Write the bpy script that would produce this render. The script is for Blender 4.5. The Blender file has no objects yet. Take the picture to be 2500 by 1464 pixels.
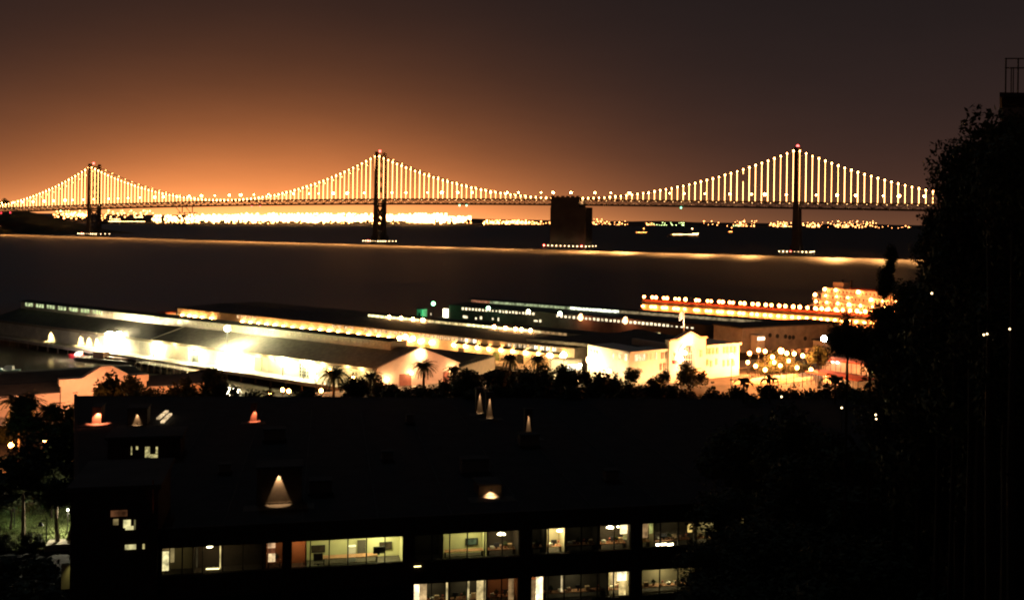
import bpy, bmesh, math, random
import numpy as np
from mathutils import Vector, Matrix
random.seed(11)
SC = bpy.context.scene
C = SC.collection

# ------------------------------------------------------------------ camera, sky, exposure
FPX, CX, CY, H, ROLL, YH = 2500.0, 1250.0, 732.0, 45.5, 0.0137, 535.0
cam_d = bpy.data.cameras.new('camera')
cam = bpy.data.objects.new('camera', cam_d)
C.objects.link(cam)
SC.camera = cam
cam.location = (0, 0, H)
cam.rotation_euler = (math.radians(90), -ROLL, 0)
cam_d.sensor_fit = 'HORIZONTAL'
cam_d.sensor_width = 36
cam_d.lens = 36.0 * FPX / 2500.0
cam_d.shift_y = -(CY - YH) / 2500.0
cam_d.clip_start = 0.5
cam_d.clip_end = 120000

SC.view_settings.view_transform = 'Standard'
SC.view_settings.look = 'None'
SC.view_settings.exposure = 0.0
SC.view_settings.gamma = 1.0
SC.view_settings.use_curve_mapping = False
SC.render.engine = 'CYCLES'
cy = SC.cycles
cy.use_denoising = True
cy.filter_width = 2.0
cy.max_bounces = 5
cy.diffuse_bounces = 2
cy.glossy_bounces = 3
cy.transmission_bounces = 4
cy.transparent_max_bounces = 12
cy.volume_bounces = 0
cy.sample_clamp_indirect = 3.0
cy.sample_clamp_direct = 0
cy.caustics_reflective = False
cy.caustics_refractive = False
cy.use_light_tree = True

world = bpy.data.worlds.new("World")
SC.world = world
world.use_nodes = True
nt = world.node_tree
nt.nodes.clear()
N = nt.nodes.new
L = nt.links.new
def wmath(op, a, b=None, clamp=False):
    n = N('ShaderNodeMath'); n.operation = op; n.use_clamp = clamp
    for i, v in enumerate((a, b)):
        if v is None: continue
        if isinstance(v, (int, float)): n.inputs[i].default_value = v
        else: L(v, n.inputs[i])
    return n.outputs[0]
tc = N('ShaderNodeTexCoord')
sp = N('ShaderNodeSeparateXYZ'); L(tc.outputs['Generated'], sp.inputs[0])
X_, Y_, Z_ = sp.outputs
el = wmath('MAXIMUM', Z_, 0.0)
az = wmath('ARCTAN2', X_, Y_)
da = wmath('ADD', az, 0.235)
g = wmath('EXPONENT', wmath('MULTIPLY', wmath('MULTIPLY', da, da), -1.0 / (2 * 0.185 ** 2)))
g = wmath('ADD', wmath('MULTIPLY', g, 0.95), 0.05)
cl = N('ShaderNodeTexNoise'); cl.inputs['Scale'].default_value = 5.0; cl.inputs['Detail'].default_value = 9; cl.inputs['Roughness'].default_value = .62
mp = N('ShaderNodeMapping'); mp.inputs['Scale'].default_value = (1, 1, 4.0)
L(tc.outputs['Generated'], mp.inputs[0]); L(mp.outputs[0], cl.inputs['Vector'])
mott = wmath('ADD', wmath('MULTIPLY', cl.outputs['Fac'], 0.30), 0.85)
def layer(col, k, useg):
    e = wmath('EXPONENT', wmath('MULTIPLY', el, -k))
    if useg: e = wmath('MULTIPLY', e, g)
    return wmath('MULTIPLY', e, mott), col
def scaled(v, col):
    n = N('ShaderNodeVectorMath'); n.operation = 'SCALE'
    n.inputs[0].default_value = col; L(v, n.inputs['Scale']); return n.outputs[0]
def vadd(a, b):
    n = N('ShaderNodeVectorMath'); n.operation = 'ADD'; L(a, n.inputs[0])
    if isinstance(b, tuple): n.inputs[1].default_value = b
    else: L(b, n.inputs[1])
    return n.outputs[0]
tot = None
for col, k, useg in (((1.55, 0.455, 0.105), 20.5, True), ((0.60, 0.28, 0.09), 75.0, True), ((0.029, 0.0165, 0.0142), 5.0, False)):
    v, c_ = layer(col, k, useg)
    s_ = scaled(v, c_)
    tot = s_ if tot is None else vadd(tot, s_)
tot = vadd(tot, (0.0060, 0.0055, 0.0062))
bg1 = N('ShaderNodeBackground'); L(tot, bg1.inputs['Color']); bg1.inputs['Strength'].default_value = 1.0
sky = N('ShaderNodeTexSky'); sky.sky_type = 'NISHITA'; sky.sun_disc = False
sky.sun_elevation = math.radians(-4.0); sky.sun_rotation = math.radians(250)
bg2 = N('ShaderNodeBackground'); L(sky.outputs[0], bg2.inputs['Color']); bg2.inputs['Strength'].default_value = 0.02
ad = N('ShaderNodeAddShader'); L(bg1.outputs[0], ad.inputs[0]); L(bg2.outputs[0], ad.inputs[1])
wo = N('ShaderNodeOutputWorld'); L(ad.outputs[0], wo.inputs['Surface'])

# very weak blue fill sun added to lift the dark foreground, no moon in view
sd = bpy.data.lights.new('fill_sun', 'SUN'); sd.energy = 0.05; sd.angle = math.radians(0.5); sd.color = (0.50, 0.80, 1.0)
so = bpy.data.objects.new('fill_sun', sd); C.objects.link(so)
so.rotation_euler = (math.radians(-42), 0, math.radians(20)); so.location = (0, -20, 200)

# ------------------------------------------------------------------ helpers
def ray(px, py):
    a, b = px - CX, py - YH
    c, s = math.cos(ROLL), math.sin(ROLL)
    return (a * c + b * s) / FPX, (-a * s + b * c) / FPX
def at(px, py, d):
    sx, sy = ray(px, py)
    return Vector((sx * d, d, H - sy * d))
def gz(px, py, z):
    sx, sy = ray(px, py)
    d = (H - z) / sy
    return Vector((sx * d, d, z))
def onw(px, py, A, B):
    sx, sy = ray(px, py)
    dx, dy = B[0] - A[0], B[1] - A[1]
    k = (sx * A[1] - A[0]) / (dx - sx * dy)
    d = A[1] + k * dy
    return Vector((sx * d, d, H - sy * d))
def lerp(a, b, t): return a + (b - a) * t
def V2(p): return Vector((p[0], p[1]))
def V3(p, z): return Vector((p[0], p[1], z))

class MB:
    def __init__(s): s.v = []; s.f = []
    def poly(s, *pts):
        n = len(s.v); s.v += [Vector(p) for p in pts]; s.f.append(tuple(range(n, n + len(pts)))); return s
    def prism(s, xy, z0, z1):
        n = len(s.v); k = len(xy)
        ar = sum(xy[i][0] * xy[(i + 1) % k][1] - xy[(i + 1) % k][0] * xy[i][1] for i in range(k))
        if ar < 0: xy = list(reversed(xy))
        za = z0 if isinstance(z0, (list, tuple)) else [z0] * k
        s.v += [Vector((p[0], p[1], za[i])) for i, p in enumerate(xy)] + [Vector((p[0], p[1], z1)) for p in xy]
        s.f.append(tuple(range(n + k - 1, n - 1, -1))); s.f.append(tuple(range(n + k, n + 2 * k)))
        for i in range(k):
            j = (i + 1) % k
            s.f.append((n + i, n + j, n + k + j, n + k + i))
        return s
    def hexa(s, b, t):
        n = len(s.v); s.v += [Vector(p) for p in list(b) + list(t)]
        s.f += [(n + 3, n + 2, n + 1, n), (n + 4, n + 5, n + 6, n + 7)] + [(n + i, n + (i + 1) % 4, n + 4 + (i + 1) % 4, n + 4 + i) for i in range(4)]
        return s
    def box(s, c, sx, sy, sz, ux=(1, 0)):
        u = Vector((ux[0], ux[1])).normalized(); w = Vector((-u.y, u.x)); c = Vector(c)
        q = [V2(c) + u * (a * sx / 2) + w * (b * sy / 2) for a, b in ((-1, -1), (1, -1), (1, 1), (-1, 1))]
        return s.prism(q, c.z - sz / 2, c.z + sz / 2)
    def wall(s, p, q, th, z0, z1):
        p, q = V2(p), V2(q); u = (q - p).normalized(); w = Vector((-u.y, u.x)) * th / 2
        return s.prism([p - w, q - w, q + w, p + w], z0, z1)
    def bar(s, p, q, a, b=None):
        b = b or a; p, q = Vector(p), Vector(q); d = (q - p).normalized()
        up = Vector((0, 0, 1)) if abs(d.z) < .95 else Vector((1, 0, 0))
        x = d.cross(up).normalized() * a / 2; y = x.cross(d).normalized() * b / 2
        return s.hexa([p - x - y, p + x - y, p + x + y, p - x + y], [q - x - y, q + x - y, q + x + y, q - x + y])
    def tube(s, p, q, r0, r1=None, n=8, cap=True):
        r1 = r0 if r1 is None else r1; p, q = Vector(p), Vector(q); d = (q - p).normalized()
        up = Vector((0, 0, 1)) if abs(d.z) < .95 else Vector((1, 0, 0))
        x = d.cross(up).normalized(); y = x.cross(d).normalized(); k = len(s.v)
        for c, r in ((p, r0), (q, r1)):
            for i in range(n):
                a = 2 * math.pi * i / n; s.v.append(c + x * (r * math.cos(a)) + y * (r * math.sin(a)))
        for i in range(n):
            j = (i + 1) % n; s.f.append((k + i, k + j, k + n + j, k + n + i))
        if cap:
            s.f.append(tuple(range(k + n - 1, k - 1, -1))); s.f.append(tuple(range(k + n, k + 2 * n)))
        return s
    def ball(s, c, r, n=8, m=5, sz=1.0):
        c = Vector(c); k = len(s.v)
        s.v.append(c + Vector((0, 0, r * sz)))
        for i in range(1, m):
            t = math.pi * i / m
            for j in range(n):
                a = 2 * math.pi * j / n
                s.v.append(c + Vector((r * math.sin(t) * math.cos(a), r * math.sin(t) * math.sin(a), r * sz * math.cos(t))))
        s.v.append(c - Vector((0, 0, r * sz))); e = len(s.v) - 1
        for j in range(n): s.f.append((k, k + 1 + j, k + 1 + (j + 1) % n))
        for i in range(m - 2):
            for j in range(n):
                a = k + 1 + i * n; s.f.append((a + j, a + n + j, a + n + (j + 1) % n, a + (j + 1) % n))
        a = k + 1 + (m - 2) * n
        for j in range(n): s.f.append((a + j, e, a + (j + 1) % n))
        return s
    def mesh(s, name, mat, org=(0, 0, 0)):
        me = bpy.data.meshes.new(name); o = Vector(org)
        me.from_pydata([tuple(p - o) for p in s.v], [], s.f)
        if mat: me.materials.append(mat)
        me.update(); return me

ORG = {}
def thing(name, label, cat, loc, group=None):
    o = bpy.data.objects.new(name, None); C.objects.link(o); o.location = loc
    o.empty_display_size = 0.5
    ORG[o] = Vector(loc); o['label'] = label; o['category'] = cat
    if group: o['group'] = group
    return o
def part(name, mb, mat, parent, stuff=False, label=None):
    me = mb.mesh(name, mat, ORG[parent]) if isinstance(mb, MB) else mb
    o = bpy.data.objects.new(name, me); C.objects.link(o); o.parent = parent; ORG[o] = ORG[parent].copy()
    if stuff: o['kind'] = 'stuff'
    if label: o['label'] = label
    return o
def piece(name, me, parent, loc, rz=0.0, sc=(1, 1, 1), stuff=False):
    o = bpy.data.objects.new(name, me); C.objects.link(o); o.parent = parent
    o.location = Vector(loc) - ORG[parent]; o.rotation_euler = (0, 0, rz); o.scale = sc
    ORG[o] = Vector(loc)
    if stuff: o['kind'] = 'stuff'
    return o
def single(name, mb, mat, label, cat, loc, group=None):
    me = mb.mesh(name, mat, loc)
    o = bpy.data.objects.new(name, me); C.objects.link(o); o.location = loc; ORG[o] = Vector(loc)
    o['label'] = label; o['category'] = cat
    if group: o['group'] = group
    return o
def struct(name, mb, mat, kind='structure', label=None):
    o = bpy.data.objects.new(name, mb.mesh(name, mat)); C.objects.link(o); o['kind'] = kind; ORG[o] = Vector((0, 0, 0))
    if label: o['label'] = label
    return o
def light(kind, parent, loc, power, color, size=0.2, target=None, cone=None, blend=.5, sx=None, sy=None, name='lamp_light'):
    d = bpy.data.lights.new(name, kind); d.energy = power; d.color = color
    o = bpy.data.objects.new(name, d); C.objects.link(o)
    if kind in ('POINT', 'SPOT'): d.shadow_soft_size = size
    if kind == 'SPOT': d.spot_size = math.radians(cone); d.spot_blend = blend
    if kind == 'AREA':
        d.shape = 'RECTANGLE'; d.size = sx; d.size_y = sy
    o.parent = parent
    o.location = Vector(loc) - (ORG[parent] if parent else Vector((0, 0, 0)))
    if target is not None:
        o.rotation_euler = (Vector(target) - Vector(loc)).to_track_quat('-Z', 'Y').to_euler()
    return o

MATS = {}
def mat(name, col, rough=.8, var=.25, scale=1.2, bump=0.0, spec=.3, metal=0.0):
    if name in MATS: return MATS[name]
    m = bpy.data.materials.new(name); m.use_nodes = True; t = m.node_tree; b = t.nodes['Principled BSDF']
    b.inputs['Roughness'].default_value = rough; b.inputs['Specular IOR Level'].default_value = spec; b.inputs['Metallic'].default_value = metal
    tcn = t.nodes.new('ShaderNodeTexCoord'); no = t.nodes.new('ShaderNodeTexNoise'); no.inputs['Scale'].default_value = scale; no.inputs['Detail'].default_value = 6
    t.links.new(tcn.outputs['Object'], no.inputs['Vector'])
    r = t.nodes.new('ShaderNodeValToRGB'); r.color_ramp.elements[0].position = .3; r.color_ramp.elements[1].position = .7
    r.color_ramp.elements[0].color = tuple(c * (1 - var) for c in col) + (1,); r.color_ramp.elements[1].color = tuple(min(1, c * (1 + var)) for c in col) + (1,)
    t.links.new(no.outputs['Fac'], r.inputs['Fac']); t.links.new(r.outputs['Color'], b.inputs['Base Color'])
    if bump:
        bp = t.nodes.new('ShaderNodeBump'); bp.inputs['Strength'].default_value = bump; bp.inputs['Distance'].default_value = .1
        t.links.new(no.outputs['Fac'], bp.inputs['Height']); t.links.new(bp.outputs[0], b.inputs['Normal'])
    MATS[name] = m; return m
def emi(name, col, strength, sample=False, clear=True):
    if name in MATS: return MATS[name]
    m = bpy.data.materials.new(name); m.use_nodes = True; t = m.node_tree; t.nodes.clear()
    e = t.nodes.new('ShaderNodeEmission'); e.inputs['Color'].default_value = (*col, 1); e.inputs['Strength'].default_value = strength
    o = t.nodes.new('ShaderNodeOutputMaterial')
    if clear:      # glowing translucent globe: the bulb's light passes through it
        tp_ = t.nodes.new('ShaderNodeBsdfTransparent'); ad_ = t.nodes.new('ShaderNodeAddShader')
        t.links.new(e.outputs[0], ad_.inputs[0]); t.links.new(tp_.outputs[0], ad_.inputs[1]); t.links.new(ad_.outputs[0], o.inputs['Surface'])
    else: t.links.new(e.outputs[0], o.inputs['Surface'])
    if not sample: m.cycles.emission_sampling = 'NONE'
    MATS[name] = m; return m
def litwin(name, col, strength, scale=.8):
    """a lit window seen from far: uneven room light behind the glass"""
    if name in MATS: return MATS[name]
    m = emi(name, col, strength, clear=False); t = m.node_tree
    tcn = t.nodes.new('ShaderNodeTexCoord'); no = t.nodes.new('ShaderNodeTexNoise'); no.inputs['Scale'].default_value = scale
    oi = t.nodes.new('ShaderNodeObjectInfo'); va = t.nodes.new('ShaderNodeVectorMath'); va.operation = 'ADD'
    mu = t.nodes.new('ShaderNodeVectorMath'); mu.operation = 'SCALE'; mu.inputs['Scale'].default_value = 50.0
    t.links.new(oi.outputs['Random'], mu.inputs[0]); t.links.new(tcn.outputs['Object'], va.inputs[0]); t.links.new(mu.outputs[0], va.inputs[1])
    t.links.new(va.outputs[0], no.inputs['Vector'])
    ma = t.nodes.new('ShaderNodeMapRange'); ma.inputs[1].default_value = .3; ma.inputs[2].default_value = .7; ma.inputs[3].default_value = strength * .25; ma.inputs[4].default_value = strength * 1.5
    t.links.new(no.outputs['Fac'], ma.inputs[0])
    e = [n for n in t.nodes if n.type == 'EMISSION'][0]; t.links.new(ma.outputs[0], e.inputs['Strength'])
    return m
SODIUM, WARM, WHITE, GREENL, REDL, FLUO = (1, .28, .06), (1, .52, .18), (1, .93, .74), (.10, 1, .42), (1, .05, .05), (1, .92, .45)
ORD = 'first second third fourth fifth sixth seventh eighth ninth tenth eleventh twelfth thirteenth fourteenth fifteenth sixteenth seventeenth eighteenth nineteenth twentieth'.split()
TENS = {2: 'twenty', 3: 'thirty', 4: 'forty', 5: 'fifty'}
def nth(i):
    if i < 20: return ORD[i]
    t, u = divmod(i + 1, 10)
    return {2: 'twentieth', 3: 'thirtieth', 4: 'fortieth', 5: 'fiftieth'}[t] if u == 0 else TENS[t] + '-' + ORD[u - 1]

# ------------------------------------------------------------------ water, land, far shore
wm = bpy.data.materials.new('bay_water'); wm.use_nodes = True
t = wm.node_tree; b = t.nodes['Principled BSDF']
b.inputs['Base Color'].default_value = (.02, .018, .016, 1); b.inputs['Roughness'].default_value = .22; b.inputs['IOR'].default_value = 1.33; b.inputs['Specular IOR Level'].default_value = .09
tcn = t.nodes.new('ShaderNodeTexCoord'); mpn = t.nodes.new('ShaderNodeMapping'); mpn.inputs['Scale'].default_value = (.003, .010, .01); mpn.inputs['Rotation'].default_value = (0, 0, math.radians(25))
t.links.new(tcn.outputs['Object'], mpn.inputs[0])
n1 = t.nodes.new('ShaderNodeTexNoise'); n1.inputs['Scale'].default_value = 1.0; n1.inputs['Detail'].default_value = 5; n1.inputs['Distortion'].default_value = 1.2
t.links.new(mpn.outputs[0], n1.inputs['Vector'])
mr = t.nodes.new('ShaderNodeMapRange'); mr.inputs[1].default_value = .35; mr.inputs[2].default_value = .65; mr.inputs[3].default_value = .36; mr.inputs[4].default_value = .46
t.links.new(n1.outputs['Fac'], mr.inputs[0]); sxyz = t.nodes.new('ShaderNodeSeparateXYZ'); t.links.new(tcn.outputs['Object'], sxyz.inputs[0])
calm = t.nodes.new('ShaderNodeMapRange'); calm.inputs[1].default_value = 340; calm.inputs[2].default_value = 520; calm.inputs[3].default_value = .25; calm.inputs[4].default_value = 1.0
t.links.new(sxyz.outputs['Y'], calm.inputs[0])
cmu = t.nodes.new('ShaderNodeMath'); cmu.operation = 'MULTIPLY'; t.links.new(mr.outputs[0], cmu.inputs[0]); t.links.new(calm.outputs[0], cmu.inputs[1])
t.links.new(cmu.outputs[0], b.inputs['Roughness'])
n2 = t.nodes.new('ShaderNodeTexNoise'); n2.inputs['Scale'].default_value = .35; n2.inputs['Detail'].default_value = 4
t.links.new(tcn.outputs['Object'], n2.inputs['Vector'])
bp = t.nodes.new('ShaderNodeBump'); bp.inputs['Strength'].default_value = .25; bp.inputs['Distance'].default_value = .3
t.links.new(n2.outputs['Fac'], bp.inputs['Height']); t.links.new(bp.outputs[0], b.inputs['Normal'])
wd_ = t.nodes.new('ShaderNodeBsdfDiffuse'); wd_.inputs['Color'].default_value = (.13, .11, .085, 1)
wmix = t.nodes.new('ShaderNodeMixShader'); wmix.inputs[0].default_value = .42
wout = [n for n in t.nodes if n.type == 'OUTPUT_MATERIAL'][0]
wg_ = t.nodes.new('ShaderNodeBsdfGlossy'); wg_.inputs['Color'].default_value = (.21, .205, .21, 1)
t.links.new(cmu.outputs[0], wg_.inputs['Roughness']); t.links.new(bp.outputs[0], wg_.inputs['Normal'])
t.links.new(wg_.outputs[0], wmix.inputs[1]); t.links.new(wd_.outputs[0], wmix.inputs[2]); t.links.new(wmix.outputs[0], wout.inputs['Surface'])
mb = MB()
for (y0, y1, x) in ((100, 900, 1500), (900, 5000, 6000), (5000, 60000, 45000)):
    mb.poly((-x, y0, 0), (x, y0, 0), (x, y1, 0), (-x, y1, 0))
# one sheet: merge bands into a fan that reaches the horizon
mb = MB().poly((-60000, 60, 0), (60000, 60, 0), (60000, 90000, 0), (-60000, 90000, 0))
struct('water', mb, wm)

ASPH = mat('asphalt', (.05, .05, .05), .9, .3, .4)
CONC = mat('concrete', (.30, .27, .23), .9, .25, .5)
DARKROOF = mat('dark_roof', (.045, .043, .04), .9, .3, .3)
STEEL = mat('grey_steel', (.16, .14, .12), .7, .2, .2)
POLE = mat('dark_pole', (.03, .03, .03), .6, .1)
TIMBER = mat('wet_timber', (.10, .075, .05), .9, .3, 2)
SOIL = mat('hill_soil', (.05, .045, .03), 1, .4, .3)

# waterfront frame: seawall line through the two bulkheads
SW0 = gz(920, 930, 2.5)
SWU = Vector((.866, .50)).normalized()
PU = V2(gz(0, 780, 7.5)) - V2(gz(920, 899, 7.5)); PU.normalize()      # direction in which the piers run out
PV = Vector((-PU.y, PU.x)) * -1.0
if PV.y < 0: PV = -PV
def sw(t): return Vector((-34.5, 258)) + SWU * t
# land behind the seawall
mb = MB()
mb.prism([sw(-240), sw(420), Vector((420, 20)), Vector((420, -60)), Vector((-240, -60))], -3, 2.5)
struct('ground', mb, ASPH)
mb = MB()
a0, a1 = sw(-235), sw(415); off = Vector((SWU.y, -SWU.x))
q = [a0 + off * 14, a1 + off * 14, a1 + off * 34, a0 + off * 34]
mb.poly(*[V3(p, 2.506) for p in q])
struct('road', mb, mat('road_asphalt', (.075, .07, .065), .85, .25, .6))
mb = MB()
for k in range(90):
    p = a0 + off * 24 + SWU * (k * 7.0); r = p + SWU * 3.2; w = off * .08
    mb.poly(V3(p - w, 2.512), V3(r - w, 2.512), V3(r + w, 2.512), V3(p + w, 2.512))
struct('lane_marking', mb, mat('marking_paint', (.7, .68, .6), .8, .1))
mb = MB().prism([a0 + off * 1, a1 + off * 1, a1 + off * 13.8, a0 + off * 13.8], 2.4, 2.64)
struct('pavement', mb, CONC)

# hillside under and right of the camera
def hz(x, y):
    r = max(0.0, 1 - max(0, (y - 4)) / (62 + max(0, x) * .45))
    s = 1 / (1 + math.exp(-(x - 2) / 14.0))
    back = max(0, min(1, (14 - y) / 22))
    h = 2.3 + 39 * (r ** 1.25) * (0.16 + .84 * s) + 36 * back * .9
    if x > 30: h += 4.0 * min(1, (x - 30) / 40) * max(0, min(1, (170 - y) / 60))
    return min(h, 41.5 if (abs(x) < 6 and y < 6) else 46)
mb = MB(); nx, ny = 60, 56
for j in range(ny + 1):
    for i in range(nx + 1):
        x = -80 + 240 * i / nx; y = -60 + 210 * j / ny
        z = hz(x, y) + .35 * math.sin(x * .4) * math.cos(y * .33)
        if math.hypot(x, y) < 9: z = min(z, 41)
        mb.v.append(Vector((x, y, z)))
for j in range(ny):
    for i in range(nx):
        k = j * (nx + 1) + i; mb.f.append((k, k + 1, k + nx + 2, k + nx + 1))
struct('hillside', mb, SOIL)

# far shore
front = [gz(px, py, 0.0) for px, py in ((-500, 540), (60, 541.5), (260, 543.5), (400, 548), (700, 549.5), (1000, 549), (1160, 549), (1300, 549.5), (1500, 550.5), (1800, 553.5), (2100, 557), (2300, 559.5), (2700, 565))]
mb = MB(); n = len(front)
for k in range(n - 1):
    p, q_ = front[k], front[k + 1]
    pb, qb = Vector((p.x * 2.2, p.y * 2.2, 6)), Vector((q_.x * 2.2, q_.y * 2.2, 6))
    mb.poly((p.x, p.y, -2), (q_.x, q_.y, -2), (q_.x, q_.y, 4), (p.x, p.y, 4))
    mb.poly((p.x, p.y, 4), (q_.x, q_.y, 4), (qb.x, qb.y, 6), (pb.x, pb.y, 6))
struct('shore', mb, mat('shore_ground', (.06, .05, .04), 1, .3, .01))
# low far hills behind the shore on the right
mb = MB(); M_ = 60; rows = []
for i in range(M_ + 1):
    x = lerp(-6000, 12500, i / M_)
    hgt = 34 + 9 * math.sin(i * .5) + 8 * math.sin(i * 1.13 + 1)
    rows.append((x, max(8, hgt)))
for (x0, h0), (x1, h1) in zip(rows, rows[1:]):
    mb.poly((x0, 17500, -2), (x1, 17500, -2), (x1, 18300, h1), (x0, 18300, h0))
    mb.poly((x0, 18300, h0), (x1, 18300, h1), (x1, 20500, h1 * .6), (x0, 20500, h0 * .6))
struct('hills', mb, mat('far_hill', (.05, .04, .035), 1, .2, .001))

# wooded island at the left end of the bridge
isl = [(-40, 516), (0, 519), (40, 513), (85, 519), (130, 530), (170, 540), (205, 548), (240, 558), (275, 568)]
mb = MB(); prof = []
for px, py in isl:
    c0 = at(px, py, 2290); prof.append(c0)
prof = [Vector((-1600, 2290, 60)), Vector((-1350, 2290, 58))] + prof
for (p, q_) in zip(prof, prof[1:]):
    zf = lambda r, k: max(-1.0, r.z * k)
    rows_p = [Vector((p.x, p.y - 130 - 30 * math.sin(p.x * .02), -1)), Vector((p.x, p.y - 60, zf(p, .55))), Vector((p.x, p.y, max(-1, p.z))), Vector((p.x, p.y + 160, -1))]
    rows_q = [Vector((q_.x, q_.y - 130 - 30 * math.sin(q_.x * .02), -1)), Vector((q_.x, q_.y - 60, zf(q_, .55))), Vector((q_.x, q_.y, max(-1, q_.z))), Vector((q_.x, q_.y + 160, -1))]
    for k in range(3): mb.poly(rows_p[k], rows_q[k], rows_q[k + 1], rows_p[k + 1])
struct('island', mb, mat('island_scrub', (.04, .045, .03), 1, .5, .05, bump=.6))

# harbour lights across the bay: one glare of floodlights nobody could count
def dots(specs, rmin, rmax, dmin=60, dmax=700):
    mb = MB()
    for (x0, x1, y0, y1, n) in specs:
        for _ in range(n):
            px = random.uniform(x0, x1); py = min(y1, max(y0, random.gauss((y0 + y1) / 2, (y1 - y0) / 3.2)))
            fx = min(max((px + 500) / 3200, 0), 1)
            # depth of the shoreline at this column
            ks = [(-500, 540), (60, 541.5), (260, 543.5), (400, 548), (700, 549.5), (1000, 549), (1160, 549), (1300, 549.5), (1500, 550.5), (1800, 553.5), (2100, 557), (2300, 559.5), (2700, 565)]
            sy = np.interp(px, [k[0] for k in ks], [k[1] for k in ks])
            d = gz(px, sy, 0).y + random.uniform(dmin, dmax)
            p = at(px, py, d)
            if p.z < 5: p.z = 5 + random.random() * 3
            r = random.uniform(rmin, rmax) * d / 6000
            mb.ball(p, r, 6, 4)
    return mb
mb = dots([(372, 470, 527, 543, 60), (455, 560, 525, 541, 110), (560, 910, 522.5, 541, 520), (930, 1000, 524, 541, 90), (1000, 1090, 523, 542, 150), (1080, 1150, 529, 543, 70), (500, 900, 527, 537, 260), (940, 1100, 528, 538, 130)], 3.2, 8.5)
struct('port_floodlights', mb, emi('port_glare', (1, .47, .15), 6), 'stuff', 'dazzling white and orange band of harbour floodlights on the far shore')
mb = dots([(130, 222, 515, 534, 70), (165, 222, 518, 528, 60), (245, 262, 520, 540, 14), (262, 380, 513, 530, 40), (345, 372, 514, 516, 6), (380, 470, 541, 548, 22), (470, 1150, 541.5, 547, 70), (1180, 1285, 538, 547, 90), (1235, 1345, 541, 548, 40)], 1.8, 4.5)
struct('harbour_lights', mb, emi('harbour_orange', (1, .36, .09), 7), 'stuff', 'scattered orange dockside lights along the far harbour edge')
mb = dots([(1440, 1490, 535, 552, 34), (1500, 1535, 540, 551, 12), (1575, 1600, 545, 553, 10), (1800, 1850, 536, 556, 34), (1878, 1935, 542, 556, 46), (1960, 2010, 543, 557, 42), (2020, 2140, 540, 558, 80), (2140, 2240, 550, 558, 12), (1700, 1800, 540, 552, 12)], 1.2, 3.0)
struct('shore_lights', mb, emi('shore_orange', (1, .36, .10), 7), 'stuff', 'small orange town lights along the far shore behind the right tower')
mb = dots([(1596, 1672, 543, 553, 22), (1790, 1815, 550, 553, 6), (1910, 1930, 552, 556, 5)], 1.2, 2.4)
struct('shore_lights', mb, emi('shore_green', (.75, 1, .35), 4), 'stuff', 'small greenish lights on the far shore right of the concrete anchorage')
# ------------------------------------------------------------------ the suspension bridge
B0 = V2(at(1945, 617, 1502)); B6 = V2(at(230, 572, 2100))
BT = (B6 - B0).normalized(); BN = Vector((-BT.y, BT.x))
if BN.y > 0: BN = -BN                                    # towards the camera
def t_at(px, py=500):
    sx, _ = ray(px, py)
    return (sx * B0.y - B0.x) / (BT.x - sx * BT.y)
T3, T4, T5, T6 = 0.0, t_at(1397), t_at(928), t_at(230)
T7, TR = T6 + 372, -420.0
zk_t = [-420, -191, T3, T4, T5, (T5 + T6) / 2, T6, T6 + 170, T6 + 400]
zk_z = [72.0, 74.0, 76.4, 78.2, 77.7, 73.0, 63.5, 58.0, 50.0]
pc = np.polyfit(zk_t, zk_z, 4)
def zd(t): return float(np.polyval(pc, t))              # top of the deck
ZT = {T3: 152.5, T5: 154.5, T6: 141.0}
def zcab(t):
    if t <= T3: e, tp, m, half = T3, ZT[T3], T3 - 352, 352
    elif t <= T4: e, tp, m, half = T3, ZT[T3], T4, T4 - T3
    elif t <= T5: e, tp, m, half = T5, ZT[T5], T4, T5 - T4
    elif t <= (T5 + T6) / 2: e, tp, m, half = T5, ZT[T5], (T5 + T6) / 2, (T6 - T5) / 2
    elif t <= T6: e, tp, m, half = T6, ZT[T6], (T5 + T6) / 2, (T6 - T5) / 2
    else: e, tp, m, half = T6, ZT[T6], T7, T7 - T6
    zm = zd(m) + 1.5
    return zm + (tp - zm) * ((t - m) / half) ** 2
def bp3(t, off, z):
    p = B0 + BT * t + BN * off
    return Vector((p.x, p.y, z))
br = thing('suspension_bridge', 'long double-deck suspension bridge across the bay hung with rows of white lights', 'bridge', bp3(T4, 0, 0))
BST = mat('bridge_steel', (.14, .12, .105), .7, .15, .05)
BCO = mat('bridge_concrete', (.16, .14, .12), .9, .25, .06)
HANG = emi('hanger_light', (1, .41, .12), 5.2)
NODE = emi('cable_lamp_light', (1, .40, .11), 24)
ts = [TR + 9.0 * i for i in range(int((T7 + 60 - TR) / 9))]
def ribbon(o0, o1, f0, f1):
    mb = MB()
    for a, c in zip(ts, ts[1:]):
        mb.hexa([bp3(a, o0, f0(a)), bp3(c, o0, f0(c)), bp3(c, o1, f0(c)), bp3(a, o1, f0(a))],
                [bp3(a, o0, f1(a)), bp3(c, o0, f1(c)), bp3(c, o1, f1(c)), bp3(a, o1, f1(a))])
    return mb
DW = 10.0; TD = 9.6
part('upper_deck', ribbon(-DW, DW, lambda t: zd(t) - 1.0, lambda t: zd(t) - .1), BST, br)
part('lower_deck', ribbon(-DW, DW, lambda t: zd(t) - TD, lambda t: zd(t) - TD + .9), BST, br)
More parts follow.
